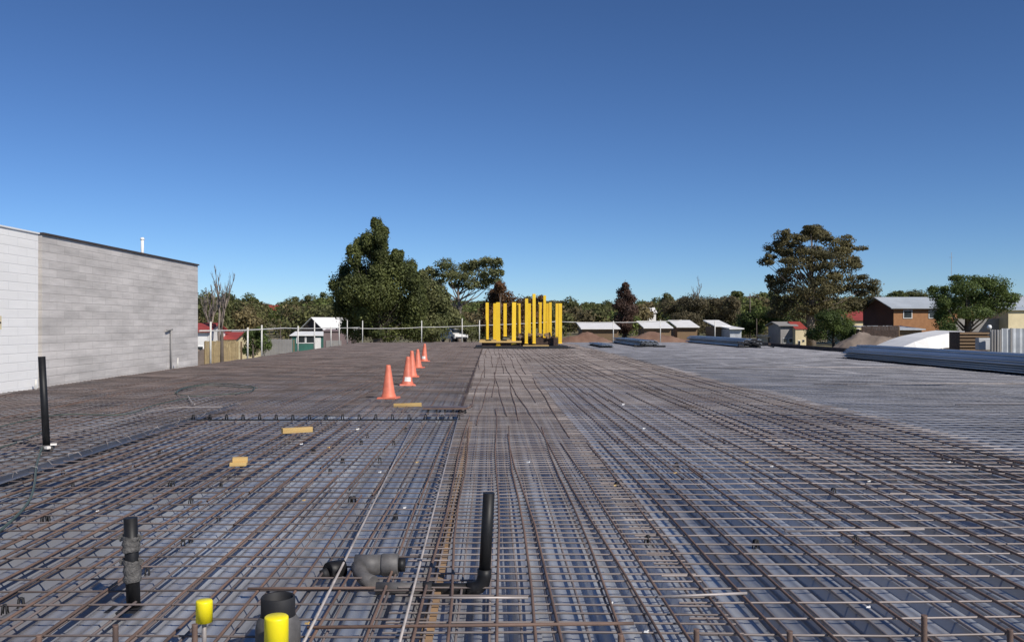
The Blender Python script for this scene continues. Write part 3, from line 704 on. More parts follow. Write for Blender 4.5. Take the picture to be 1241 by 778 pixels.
guard_rail('pale guard rail with posts along the far rim of the deck behind the cones', [(at(417, 0, YF).x, YF-.1, 1.2), (at(470, 0, YF).x, YF-.1, 1.15), (at(511, 0, YF).x, YF-.1, 1.25), (at(581, 0, YF).x, YF-.1, 1.4), (at(673, 0, YF).x, YF-.1, 1.72)],
           [(at(px, 0, YF).x, YF-.1, -.3, H-(t-VY)/F*YF) for px, t in bp_])
guard_rail('pale guard rail on the far rim of the deck, right of the yellow posts', [(at(674, 0, YF).x, YF-.1, 1.72), (at(743, 0, YF).x, YF-.1, 1.66), (at(800, 0, YF).x, YF-.1, 1.75), (at(826, 0, YF).x, YF-.1, 1.85)],
           [(at(px, 0, YF).x, YF-.1, -.3, H-(t-VY)/F*YF) for px, t in ((743, 389), (800, 388), (866, 389))])

# ------------------------------------------------------------------ trees
def leaves(clumps, n, size, seed, flat=.0):
    n = n*2.9; size = size*.56
    r = np.random.RandomState(seed); Vs = []
    for (c, rad) in clumps:
        k = int(n*max(.3, (rad[0]*rad[2])**.5)) if n > 0 else 10
        d = r.normal(size=(k, 3)); d /= np.linalg.norm(d, axis=1)[:, None]
        q = r.uniform(.35, 1.08, k)**.55; q = q*(1+np.abs(r.normal(0, .16, k))*(r.rand(k) < .5)); pos = np.asarray(c)+d*q[:, None]*np.asarray(rad)
        nrm = d*1.1+r.normal(size=(k, 3))*.6+np.array([0, 0, .35]); nrm /= np.linalg.norm(nrm, axis=1)[:, None]
        t = np.cross(nrm, r.normal(size=(k, 3))); t /= np.linalg.norm(t, axis=1)[:, None]; b_ = np.cross(nrm, t)
        s = size*r.uniform(.5, 1.35, k)[:, None]; s2 = s*r.uniform(.45, .9, k)[:, None]
        quad = np.stack([pos-t*s, pos-b_*s2*.8, pos+t*s, pos+b_*s2], 1)   # pointed leaf clump
        Vs.append(quad.reshape(-1, 3))
    V = np.concatenate(Vs); return V, np.arange(len(V)).reshape(-1, 4)
def tree(name, label, cat, px, Y, zb, clumps, leafm, n, size, seed, trunk_r=.3, barkm='bark', trunk_top=None, group=None, sub=2, limb_r=None, depth=.8, fork=.35):
    "clumps: (px, py, half-width px, half-height px)"
    r = random.Random(seed); x0 = (px-VX)/F*Y; root = empty(name, (x0, Y, zb)); tag(root, label, cat, group)
    cl = []; lim = []
    ys = [at(0, c[1], Y).z for c in clumps]; ztop = max(ys) if trunk_top is None else at(0, trunk_top, Y).z
    spread = max(abs((c[0]-px)/F*Y)+c[2]/F*Y for c in clumps)
    for (cx, cy, hw, hh) in clumps:
        p = at(cx, cy, Y); rx, rz = hw/F*Y, hh/F*Y
        dd = r.uniform(-1, 1)*depth*math.sqrt(max(0, spread**2-(p.x-x0)**2))*.7
        c = (p.x-x0, dd, p.z-zb); cl.append((c, (rx, max(rx, rz)*.9, rz))); lim.append(c)
        for k in range(sub):
            a = r.uniform(0, 6.28); e = r.uniform(-.5, 1)
            cc = (c[0]+math.cos(a)*rx*.65, c[1]+math.sin(a)*rx*.9, c[2]+e*rz*.7); q = r.uniform(.35, .55); cl.append((cc, (rx*q, rx*q, rz*q)))
    V, Fq = leaves(cl, n, size, seed); npmesh('crown', V, Fq, leafm, root)
    mb = MB(); ht = ztop-zb
    lean = [(r.uniform(-.03, .03)*ht*i/5, r.uniform(-.03, .03)*ht*i/5, ht*i/5) for i in range(6)]
    mb.tube([(lean[0][0], lean[0][1], -.3)]+lean[1:], [trunk_r*1.25, trunk_r, trunk_r*.85, trunk_r*.65, trunk_r*.45, trunk_r*.2], 9)
    for c in lim:
        t0 = min(max(c[2]*fork, ht*.12), ht*.85); f = t0/ht*5; i = min(int(f), 4); a = Vector(lean[i]).lerp(Vector(lean[i+1]), f-i)
        e = Vector(c); m1 = a.lerp(e, .5)+Vector((0, 0, -.08*(e-a).length)); lr = (limb_r or trunk_r*.4)
        mb.tube([a, m1, e], [lr*.8, lr*.45, lr*.12], 6)
    mb.build('trunk', M[barkm], root)
    return root
G = lambda px, Y: float(ground_z((px-VX)/F*Y, Y))-.1

# big conifer-like tree left of centre
Y = 98
tree('cypress_tree', 'big dark green cypress like tree with a pointed top, left of the middle', 'tree', 458, Y, G(458, Y),
     [(458, 276, 7, 11), (466, 288, 8, 12), (450, 294, 9, 12), (437, 296, 8, 9), (460, 308, 12, 14), (434, 313, 9, 14), (484, 313, 8, 8), (425, 328, 14, 16), (445, 330, 18, 20), (472, 330, 20, 20), (493, 332, 14, 16),
      (414, 348, 13, 16), (436, 352, 20, 20), (464, 356, 24, 22), (492, 356, 20, 20), (420, 372, 18, 20), (447, 380, 24, 20), (478, 382, 26, 22), (503, 374, 14, 20), (430, 398, 18, 16), (465, 402, 26, 14), (500, 398, 18, 16), (458, 320, 10, 30), (447, 302, 10, 11), (458, 292, 8, 10), (500, 340, 10, 12), (506, 354, 8, 12), (412, 362, 10, 16), (450, 306, 9, 8), (474, 316, 10, 10), (480, 345, 20, 20)],
     M['leaf_dark'], 430, .21, 11, .5, depth=.9, sub=3)
Y = 104
tree('cypress_tree', 'lower dark olive tree joined to the right side of the big cypress', 'tree', 524, Y, G(524, Y),
     [(522, 352, 12, 14), (514, 368, 14, 16), (532, 366, 14, 14), (522, 385, 22, 16), (545, 384, 14, 12), (520, 402, 24, 14), (512, 338, 7, 9)], M['leaf_olive'], 420, .24, 12, .35)
Y = 122
tree('gum_tree', 'spreading gum tree with bare stems under a flat crown, left of the yellow posts', 'tree', 556, Y, G(556, Y),
     [(524, 332, 10, 8), (540, 322, 12, 8), (556, 328, 14, 10), (572, 322, 13, 8), (590, 318, 11, 7), (602, 320, 8, 6), (545, 336, 14, 8), (570, 336, 15, 8), (592, 332, 12, 8), (606, 330, 5, 5), (585, 345, 10, 6), (530, 345, 8, 7), (555, 345, 10, 5), (520, 346, 10, 8), (572, 347, 9, 5), (600, 341, 9, 5), (535, 352, 9, 6)],
     M['leaf_olive'], 170, .26, 13, .35, 'palebark', trunk_top=340, depth=.7, fork=.62)
Y = 110
tree('russet_tree', 'russet brown bushy tree right behind the left end of the yellow posts', 'tree', 606, Y, G(606, Y),
     [(606, 349, 7, 7), (600, 358, 10, 9), (613, 360, 10, 9), (596, 374, 14, 14), (612, 378, 16, 14), (600, 395, 18, 14), (630, 372, 12, 12), (622, 392, 16, 14)], M['leaf_brown'], 320, .24, 14, .3)
Y = 140
tree('russet_tree', 'small brown tree showing behind the middle of the yellow posts', 'tree', 640, Y, G(640, Y), [(636, 372, 12, 10), (652, 368, 10, 9), (644, 386, 18, 12), (655, 382, 10, 12)], M['leaf_brown'], 260, .28, 15, .3)
Y = 125
tree('pine_tree', 'dark maroon pointed tree standing alone right of the yellow posts', 'tree', 757, Y, G(757, Y),
     [(758, 347, 4, 5), (756, 354, 8, 6), (759, 362, 11, 8), (754, 370, 12, 8), (762, 376, 11, 8), (757, 386, 13, 10), (754, 397, 10, 8)], leafmat('maroon_leaves', (0.159, 0.095, 0.068), (0.059, 0.038, 0.032)), 420, .22, 16, .3)
Y = 118
tree('gum_tree', 'tall gum tree with layered crown and gaps of sky, right of the middle', 'tree', 983, Y, G(983, Y),
     [(948, 286, 11, 7), (940, 300, 12, 7), (932, 316, 8, 5), (958, 292, 10, 6), (972, 280, 8, 4), (990, 276, 9, 4), (1003, 284, 14, 6), (985, 288, 14, 7), (1020, 292, 14, 5), (1033, 296, 8, 3), (962, 305, 14, 8), (986, 304, 16, 8), (1010, 306, 16, 7),
      (1030, 306, 11, 6), (1036, 318, 8, 6), (955, 322, 15, 8), (978, 322, 18, 9), (1002, 324, 18, 8), (1025, 324, 14, 7), (965, 338, 20, 10), (990, 342, 20, 10), (1015, 336, 16, 8), (1036, 340, 12, 6), (1052, 346, 12, 7), (958, 356, 22, 12), (985, 362, 24, 14), (1012, 358, 18, 12), (970, 376, 20, 10), (1048, 360, 14, 8), (1030, 370, 14, 10), (938, 346, 6, 6), (950, 338, 12, 7), (944, 318, 9, 4), (978, 284, 12, 5), (990, 281, 14, 6), (968, 286, 9, 5), (1026, 300, 16, 5), (1038, 302, 9, 3), (926, 320, 5, 3), (937, 311, 8, 4), (945, 306, 8, 4), (950, 296, 12, 6), (1042, 312, 6, 3), (970, 296, 12, 5), (996, 296, 14, 5), (975, 312, 20, 9), (1000, 314, 22, 9), (948, 330, 12, 6), (1015, 346, 20, 9), (975, 352, 26, 14), (1005, 372, 20, 10), (952, 368, 16, 10), (945, 378, 12, 8), (1058, 352, 8, 5), (1044, 350, 14, 6)],
     leafmat('gum_leaves', (0.218, 0.186, 0.083), (0.077, 0.074, 0.038)), 150, .23, 17, .55, 'palebark', trunk_top=300, depth=.6, fork=.6, limb_r=.15, sub=3)
Y = 106
tree('green_shrub', 'bushy green shrub at the foot of the tall layered gum tree', 'shrub', 1010, Y, G(1010, Y), [(1000, 385, 14, 10), (1016, 388, 16, 12), (1030, 398, 10, 12), (998, 402, 18, 12), (1020, 404, 14, 10)], M['leaf_green'], 420, .18, 18, .15)
Y = 100
tree('round_tree', 'rounded bright green tree in front of the grey wall at far right', 'tree', 1172, Y, G(1172, Y),
     [(1180, 342, 20, 9), (1160, 350, 18, 10), (1200, 346, 18, 11), (1215, 356, 10, 12), (1142, 356, 12, 9), (1150, 372, 18, 12), (1180, 362, 26, 14), (1205, 368, 20, 12), (1136, 368, 8, 8), (1144, 388, 12, 14), (1170, 380, 20, 8), (1140, 400, 10, 10), (1152, 404, 8, 8)], M['leaf_green'], 430, .19, 19, .4)
Y = 90
tree('green_shrub', 'dark shrub beside the fence posts beyond the grey wall', 'shrub', 307, Y, G(307, Y), [(306, 410, 13, 10), (318, 416, 9, 10), (300, 424, 10, 8), (314, 402, 8, 6)], M['leaf_green'], 480, .15, 20, .1)
Y = 108
tree('green_shrub', 'olive scrub seen below the russet tree, left of the yellow posts', 'shrub', 572, Y, G(572, Y), [(570, 402, 12, 10), (560, 396, 10, 8), (582, 406, 8, 8)], M['leaf_olive'], 420, .18, 21, .1)
Y = 150
tree('olive_tree', 'broad olive brown tree below the pale bare crown, right of the maroon tree', 'tree', 845, Y, G(845, Y),
     [(815, 372, 14, 10), (835, 368, 16, 10), (858, 370, 18, 11), (878, 372, 14, 11), (845, 384, 22, 12), (870, 388, 16, 10), (825, 388, 16, 10), (838, 396, 18, 8), (890, 380, 10, 10)], leafmat('dull_leaves', (0.179, 0.148, 0.084), (0.074, 0.068, 0.042)), 300, .26, 22, .3)
Y = 130
for px, cl, lab in ((918, [(905, 388, 12, 10), (922, 382, 14, 10), (940, 386, 12, 12), (915, 398, 16, 8)], 'low bright green bushes left of the tall layered gum tree'),
                    (545, [(535, 395, 14, 10), (552, 390, 12, 9)], 'olive bush behind the parked vehicle')):
    tree('green_shrub', lab, 'shrub', px, Y, G(px, Y), cl, M['leaf_green'], 330, .24, 30+px, .12)
# bare trees
def bare_tree(px, Y, top, label, seed, spread=.16, levels=4):
    r = random.Random(seed); zb = G(px, Y); root = empty('bare_tree', ((px-VX)/F*Y, Y, zb)); tag(root, label, 'tree')
    ht = at(0, top, Y).z-zb; mb = MB(); tw = MB()
    def br(p, d, L_, rad, lev):
        q = p+d*L_; tgt = mb if lev < 2 else tw
        m1 = p.lerp(q, .5)+Vector((r.uniform(-.05, .05)*L_, r.uniform(-.05, .05)*L_, 0)); tgt.tube([p, m1, q], [rad, rad*.8, rad*.6], 5)
        if lev >= levels: return
        for k in range(4 if lev else 6):
            a = r.uniform(0, 6.28); f = r.uniform(.4, 1); nd = (d+Vector((math.cos(a), math.sin(a), .6))*r.uniform(.25, .5)).normalized(); nd.z = abs(nd.z)+.3
            br(p.lerp(q, f), nd.normalized(), L_*r.uniform(.38, .55), rad*.5, lev+1)
    br(Vector((0, 0, 0)), Vector((0, 0, 1)), ht*.62, .16, 0)
    mb.build('trunk', M['palebark'], root); tw.build('twigs', M['twig'], root)
bare_tree(267, 88, 318, 'taller bare leafless tree just right of the grey wall', 3)
bare_tree(255, 92, 332, 'shorter bare leafless tree touching the end of the grey wall', 8)
bare_tree(845, 152, 346, 'pale bare crown showing above the olive brown tree', 5)
bare_tree(556, 118, 372, 'small bare tree behind the parked vehicle', 9)

# far wooded hill, one mass, with single crowns standing out along the skyline
def forest():
    r = np.random.RandomState(3); cl1, cl2, cl3 = [], [], []
    for i in range(1500):
        y = r.uniform(185, 560); x = r.uniform(-.62, .66)*y
        if y < 230 and r.rand() < .4: continue
        g = float(ground_z(x, y)); s = r.uniform(2.6, 5.2); h_ = s*r.uniform(.8, 1.15)
        pxx = VX+x/y*F; top = VY-(g+h_*2.2-H)/y*F
        if any(abs(pxx-a) < w_ and y < Yc and top < b_ for a, w_, b_, Yc in ((329, 15, 374, 345), (787, 14, 376, 295), (636, 10, 370, 310), (683, 6, 372, 300))): continue
        sk = np.interp(pxx, [200, 260, 300, 340, 380, 410, 690, 740, 800, 850, 900, 940, 1060, 1241], [361, 357, 361, 371, 361, 360, 366, 369, 366, 362, 357, 354, 358, 357])
        lim = sk-3+9*r.rand()
        if top < lim: h_ = ((VY-lim)/F*y+H-g)/2.2; s = min(s, h_*1.5)
        if h_ < 1.0: continue
        tgt = (cl1, cl2, cl3)[int(r.choice(3, p=(.5, .25, .25)))]
        tgt.append(((x, y, g+h_*.9), (s, s, h_)))
        for k in range(3): tgt.append(((x+r.uniform(-.7, .7)*s, y+r.uniform(-.7, .7)*s, g+h_*r.uniform(.9, 1.7)), (s*.5, s*.5, h_*.42)))
    V1, F1 = leaves(cl1, 26, .72, 5); V2, F2 = leaves(cl2, 26, .75, 6)
    V3, F3 = leaves(cl3, 26, .72, 7)
    V = np.concatenate([V1, V2, V3]); Fq = np.concatenate([F1, F2+len(V1), F3+len(V1)+len(V2)])
    idx = np.concatenate([np.zeros(len(F1)), np.ones(len(F2)), np.full(len(F3), 2)])
    o = npmesh('far_woodland', V, Fq, [M['leaf_forest'], M['leaf_forest_brown'], leafmat('bright_forest_leaves', (0.218, 0.256, 0.077), (0.090, 0.115, 0.038), scale=.06)], matidx=idx)
    tag(o, 'wooded hillside of olive and brown scrub along the horizon', 'woodland', kind='stuff')
forest()
gT = 'single trees standing up along the wooded skyline'
hz = [(303, 364, 8, 9, 300), (340, 372, 6, 6, 380), (352, 366, 9, 6, 330), (378, 364, 10, 7, 330), (395, 362, 8, 7, 300), (690, 368, 9, 8, 280), (715, 372, 8, 6, 330), (735, 370, 7, 6, 350), (797, 366, 7, 6, 340), (775, 370, 9, 6, 330),
      (808, 362, 6, 7, 300), (893, 360, 9, 7, 260), (925, 362, 10, 7, 250), (912, 366, 8, 6, 300), (938, 358, 6, 6, 240), (1085, 358, 9, 5, 320), (1110, 356, 13, 5, 330), (1062, 364, 8, 6, 310), (1228, 362, 9, 5, 300), (275, 362, 9, 9, 280), (322, 376, 7, 6, 310), (250, 362, 9, 10, 260), (640, 363, 5, 4, 300)]
hlab = ['round dark crown on the skyline just right of the bare trees', 'small crown on the skyline above the red roofed cottage', 'low wide crown on the skyline between the cottage and the cypress', 'dark crown on the skyline, second left of the big cypress',
        'dark crown on the skyline touching the left of the big cypress', 'rounded crown on the skyline just right of the yellow posts', 'low crown between the yellow posts and the maroon tree, middle one of three', 'small crown on the skyline next to the left of the maroon tree',
        'crown on the skyline, farther of two between the maroon tree and the bare crown', 'low crown on the skyline just right of the maroon tree', 'pointed crown on the skyline left of the pale bare crown', 'dark crown on the skyline right of the pale bare crown',
        'dark wide crown on the skyline left of the tall gum tree', 'lower crown behind the utility pole', 'dark crown touching the left side of the tall gum tree', 'small dark crown above the left end of the brick building roof', 'wide flat dark crown above the brick building roof',
        'crown between the tall gum tree and the brick building', 'dark flat crown at the right edge behind the pale roof', 'dark crown behind the bare trees', 'low crown in the dip left of the red roofed cottage', 'dark crown touching the top right corner of the grey wall', 'tiny crown poking up between the two tallest yellow posts']
for (px, py, hw, hh, Y), lab in zip(hz, hlab):
    tree('skyline_tree', lab, 'tree', px, Y, G(px, Y), [(px, py, hw, hh), (px-hw*.6, py+hh*.7, hw*.8, hh*.8), (px+hw*.6, py+hh*.6, hw*.8, hh*.8), (px, py+hh*1.5, hw*1.2, hh)], M['leaf_dark'] if (px % 2) else M['leaf_forest'], 75, .55, px, .35, group=gT)

# ------------------------------------------------------------------ houses and sheds
def house(name, label, px0, px1, Y, dep, py_eave, py_ridge, wallm, roofm, rz=0, windows=(), doors=(), zb=None, gable_front=False, cat='house', over=.35, chimney=None, gable_mat=None):
    x0, x1 = (px0-VX)/F*Y, (px1-VX)/F*Y; wd = x1-x0; zb = G((px0+px1)/2, Y) if zb is None else zb
    he = at(0, py_eave, Y).z-zb; hr = at(0, py_ridge, Y).z-zb
    root = empty(name, ((x0+x1)/2, Y+dep/2, zb), R(rz)); tag(root, label, cat)
    a, d = wd/2, dep/2
    mb = MB()
    if not gable_front:   # ridge along x
        mb.add([(-a, -d, 0), (a, -d, 0), (a, d, 0), (-a, d, 0), (-a, -d, he), (a, -d, he), (a, d, he), (-a, d, he), (-a, 0, hr-.05), (a, 0, hr-.05)],
               [(0, 1, 5, 4), (2, 3, 7, 6), (1, 2, 6, 9, 5), (3, 0, 4, 8, 7)])
        mb.build('wall', M[wallm], root)
        sl = (hr-he)/d; e = over; t = .10
        rv = [(-a-e, -d-e, he-e*sl), (a+e, -d-e, he-e*sl), (a+e, 0, hr), (-a-e, 0, hr), (a+e, d+e, he-e*sl), (-a-e, d+e, he-e*sl)]
    else:
        mb.add([(-a, -d, 0), (a, -d, 0), (a, d, 0), (-a, d, 0), (-a, -d, he), (a, -d, he), (a, d, he), (-a, d, he), (0, -d, hr-.05), (0, d, hr-.05)],
               [(0, 1, 5, 8, 4), (2, 3, 7, 9, 6), (1, 2, 6, 5), (3, 0, 4, 7)])
        mb.build('wall', M[wallm], root)
        sl = (hr-he)/a; e = over; t = .10
        rv = [(-a-e, d+e, he-e*sl), (-a-e, -d-e, he-e*sl), (0, -d-e, hr), (0, d+e, hr), (a+e, -d-e, he-e*sl), (a+e, d+e, he-e*sl)]
    n6 = len(rv); vs = [(x, y, z+.03) for x, y, z in rv]+[(x, y, z+.03+t) for x, y, z in rv]
    MB().add(vs, [(n6+0, n6+1, n6+2, n6+3), (n6+3, n6+2, n6+4, n6+5), (3, 2, 1, 0), (5, 4, 2, 3), (0, 1, n6+1, n6), (4, 5, n6+5, n6+4), (1, 2, n6+2, n6+1), (2, 4, n6+4, n6+2), (3, 0, n6, n6+3), (5, 3, n6+3, n6+5)]).build('roof', M[roofm], root)
    for (fx, fz, ww, wh) in windows:
        fr = MB().box((fx*wd-a, -d-.03, fz), (ww, .06, wh)).build('window', M['white'], root)
        MB().box((fx*wd-a, -d-.065, fz), (ww*.84, .012, wh*.82)).build('pane', M['glass'], fr)
    for (fx, ww, wh, dm) in doors:
        MB().box((fx*wd-a, -d-.03, wh/2), (ww, .06, wh)).build('door', M[dm], root)
    if gable_mat: MB().add([(-a-.03, -d, 0), (-a-.03, d, 0), (-a-.03, d, he-.1), (-a-.03, 0, hr-.15), (-a-.03, -d, he-.1)], [(4, 3, 2, 1, 0)]).build('gable', M[gable_mat], root)
    if chimney: MB().box((chimney*wd-a, 0, hr+.2), (.6, .6, 1.0)).build('chimney', M['brick'], root)
    return root
house('brick_building', 'orange brick building with a dark gable end, right of the tall gum tree', 1083, 1160, 110, 9, 373, 360, 'brick', 'paleroof', windows=((.22, 4.1, 1.1, 1.0), (.62, 4.1, 1.1, 1.0)), cat='building', over=.5, gable_mat='shadegable')
house('red_roof_house', 'low house with a dark red roof left of the orange brick building', 1028, 1060, 128, 8, 388, 378, 'cream', 'redroof', windows=((.3, 1.9, 1.0, .8), (.8, 1.9, 1.0, .8)))
house('small_cottage', 'small grey cottage wall with dark windows beside the little cream gable', 946, 963, 112, 5, 395, 391, 'greywall', 'greywall', windows=((.3, .9, .5, .6), (.72, .9, .5, .6)))
house('cream_shed', 'little cream front with a red roof, right of the small grey cottage', 964, 977, 111, 5, 399, 391, 'cream', 'redroof', windows=((.35, .5, .28, .9), (.75, .9, .25, .25)), over=.1, cat='shed')
house('cream_building', 'cream walled building with a pale roof at the right edge of the photo', 1222, 1300, 104, 8, 376, 372, 'cream', 'paleroof', cat='building', windows=((.5, 3, 1, 1),))
house('pale_roof_building', 'building with a pale metal roof behind the cream walled one at the right edge', 1226, 1320, 125, 10, 371, 359, 'darkwall', 'paleroof', cat='building')
o = MB().box((0, 0, 0), (at(1224, 0, 103).x-at(1156, 0, 103).x, .2, 3.6)).build('grey_screen_wall', M['greywall']); p = at(1190, 390, 106); o.location = (p.x, 106, .35); tag(o, 'plain dark grey wall behind the trunk of the rounded green tree', 'wall')
# left of the big tree
house('dark_house', 'dark house with a white sloping roof left of the big cypress', 376, 412, 145, 8, 399, 385.5, 'darkwall', 'white', rz=-32, gable_front=True)
house('teal_shop', 'low building with a white fascia and teal panels at the left of the mauve garage', 354, 390, 128, 7, 407, 403, 'teal', 'white', windows=((.3, 1.9, 1.3, 1.2), (.62, 1.9, 1.3, 1.2)), doors=((.85, 1, 2.1, 'white'),), cat='building', over=.3)
house('mauve_garage', 'mauve grey garage with a dull roof right of the teal panelled building', 392, 417, 118, 6, 402, 400, 'mauve', 'mauve', doors=((.5, 2.0, 1.7, 'greywall'),), cat='garage', over=.15)
house('grey_roof_house', 'house with a grey brown hipped look roof behind the dark shrub at left', 276, 302, 100, 7, 409, 402, 'cream', 'greywall', windows=((.5, 1.2, .9, .8),))
house('red_roof_house', 'white house with a red roof at the end of the grey wall', 228, 251, 88, 6, 402, 393, 'white', 'redroof', windows=((.6, 1.5, .8, .8),), doors=((.3, .8, 1.9, 'darkwall'),))
house('red_roof_house', 'low red roofed outhouse between the bare trees and the dark shrub', 264, 284, 93, 5, 411, 404, 'cream', 'redroof')
house('hill_cottage', 'tiny red roofed cottage far up the wooded hillside at left', 322, 336, 330, 8, 376, 370, 'cream', 'redroof', zb=4.5)
house('hill_cottage', 'tiny white house high on the hillside right of the maroon tree', 779, 795, 280, 8, 379, 373, 'white', 'white', zb=2.0, windows=((.5, 2.6, 2.5, .8),))
house('hill_cottage', 'tiny pale roofed house on the hillside behind the top of the yellow posts', 629, 642, 300, 8, 370, 366, 'white', 'white', zb=4.0)
house('hill_cottage', 'tiny white gable right of the rightmost yellow post', 680, 686, 290, 6, 372, 368, 'white', 'white', zb=3.0)
def shed(px0, px1, py0, py1, Y, label, roofm='white', wallm='oldtimber'):
    x0, x1 = (px0-VX)/F*Y, (px1-VX)/F*Y; zt = at(0, py0, Y+6).z; zl = at(0, py1, Y).z; zb = G(px0, Y)
    root = empty('long_shed', ((x0+x1)/2, Y, zb)); tag(root, label, 'shed'); a = (x1-x0)/2
    MB().box((0, 3, (zl-zb)/2), (2*a-.4, 5, zl-zb)).build('wall', M[wallm], root)
    MB().add([(-a, 0, zl-zb), (a, 0, zl-zb), (a, 6, zt-zb), (-a, 6, zt-zb), (-a, 0, zl-zb+.12), (a, 0, zl-zb+.12), (a, 6, zt-zb+.12), (-a, 6, zt-zb+.12)],
             [(3, 2, 1, 0), (4, 5, 6, 7), (0, 1, 5, 4), (1, 2, 6, 5), (2, 3, 7, 6), (3, 0, 4, 7)]).build('roof', M[roofm], root)
shed(704, 752, 392, 399, 115, 'long shed with a bright white roof behind the red dirt heap')
shed(780, 816, 390, 398, 118, 'white roofed shed right of the maroon tree')
shed(820, 848, 389, 397, 120, 'white roofed shed under the olive brown tree', )
shed(866, 886, 389, 396, 112, 'small white roofed shed right of the olive brown tree')
shed(884, 902, 396, 399, 108, 'pale box shaped shed at the left of the far blue stack', wallm='corr')
shed(932, 948, 407, 409, 116, 'low yellowish lean-to left of the small grey cottage', roofm='cream', wallm='cream')
shed(1060, 1122, 396, 400, 98, 'low pale roofed shed in front of the orange brick building', roofm='corr')

# canvas roof, timber stack, sheet fence at right
cv = empty('canvas_roof', (at(1128, 0, 70).x, 70, G(1128, 70))); tag(cv, 'bright white sloping sheet roof left of the brown timber crib at right', 'roof'); zb = G(1128, 70)
pts = [(1088, 421), (1105, 414), (1120, 409), (1140, 405), (1165, 401.5)]
vs = []
for x_, y_ in pts:
    p = at(x_, y_, 70); vs += [(p.x-cv.location.x, -.5, p.z-zb), (p.x-cv.location.x, 4, p.z-zb+.05)]
n0 = len(vs); 
for x_, y_ in pts:
    p = at(x_, 423.5 if x_ < 1140 else 421, 70); vs.append((p.x-cv.location.x, -.9, p.z-zb))
fs = [(2*i, 2*i+2, 2*i+3, 2*i+1) for i in range(4)]+[(2*i, n0+i, n0+i+1, 2*i+2) for i in range(4)]
MB().add(vs, fs).build('sheet', M['white'], cv)
mb = MB()
for x_ in (-1.8, 0, 1.9): mb.tube([(x_, 2, 0), (x_, 2, 1.4)], .05, 6)
mb.build('prop', M['railpaint'], cv)
tk = empty('timber_crib', (at(1182, 0, 66).x, 66, G(1182, 66))); tag(tk, 'brown slatted timber crib between the white sheet roof and the corrugated fence', 'timber stack')
tz = at(0, 402, 66).z-G(1182, 66); MB().box((0, 1, tz/2), (2.0, 1.6, tz-.05)).build('core', M['darktimber'], tk)
for k in range(8): MB().box((0, .14, tz-.12-k*.24), (2.15, .12, .13)).build('slat', M['oldtimber'], tk)
o = MB().box((0, 0, 0), (.95, .5, .85)).build('white_box', M['corr'], bevel=.03); p = at(1192, 417, 65); o.location = p; tag(o, 'pale square box standing in front of the brown timber crib', 'box')
def corr_wall(px0, px1, py0, Y, label):
    x0, x1 = (px0-VX)/F*Y, (px1-VX)/F*Y; zb = G(px0, Y); zt = at(0, py0, Y).z; n = int((x1-x0)/.11); V = []
    for i in range(n+1):
        x = (x1-x0)*i/n; y = .05*math.sin(i*math.pi/2); V += [(x, y, 0), (x, y, zt-zb), (x, y+.02, 0), (x, y+.02, zt-zb)]
    fs = []
    for i in range(n):
        a = 4*i; fs += [(a, a+4, a+5, a+1), (a+6, a+2, a+3, a+7), (a+1, a+5, a+7, a+3)]
    root = empty('metal_fence', (x0, Y, zb)); tag(root, label, 'fence'); MB().add(V, fs).build('corrugated_sheet', M['corr'], root)
    for i in range(4): MB().box(((x1-x0)*(i+.5)/4, -.09, (zt-zb)/2), (.09, .08, zt-zb+.05)).build('post', M['greywall'], root)
corr_wall(1214, 1300, 398, 62, 'whitish corrugated metal fence with upright posts at the right edge')
corr_wall(1200, 1213, 400, 64, 'short grey corrugated panel beside the brown timber crib')
o = MB().lathe([(.001, 0), (.12, .05), (.17, .18), (.12, .32), (.001, .36)], 16).build('vent_ball', M['white']); p = at(1199, 399.5, 66); o.location = p; tag(o, 'small round white roof vent on top of the brown timber crib', 'vent')

# dirt heaps
def heap(px0, px1, py, Y, m, label, seed):
    x0, x1 = (px0-VX)/F*Y, (px1-VX)/F*Y; zb = G((px0+px1)/2, Y); zt = at(0, py, Y).z; hh = zt-zb; r = np.random.RandomState(seed); n = 36
    g = np.linspace(-1, 1, n); X, Yg = np.meshgrid(g, g); rr = np.sqrt(X**2+Yg**2)
    Z = np.clip(1-rr**3, 0, 1)*(1+.18*np.sin(X*7+seed)*np.cos(Yg*5))+r.normal(0, .025, X.shape)*(rr < 1); Z = Z/Z.max()*hh-.05
    a = (x1-x0)/2; V = np.stack([X.ravel()*a, Yg.ravel()*a*.5, Z.ravel()], 1)
    i, j = np.meshgrid(np.arange(n-1), np.arange(n-1), indexing='ij'); q = (i*n+j).ravel()
    o = npmesh('dirt_heap', V, np.stack([q, q+1, q+n+1, q+n], 1), M[m], smooth=True); o.location = ((x0+x1)/2, Y, zb); tag(o, label, 'dirt heap')
heap(655, 760, 401, 90, 'dirt', 'red brown dirt heap right behind the yellow posts', 1)
heap(735, 850, 401, 96, 'dirt', 'wide red dirt heap under the white roofed sheds', 2)
heap(1000, 1110, 401, 84, 'greydirt', 'grey brown dirt heap left of the white sheet roof', 3)
heap(455, 650, 413.2, 108, 'greydirt', 'low dusty mound beyond the far rim of the deck, behind the cones', 4)
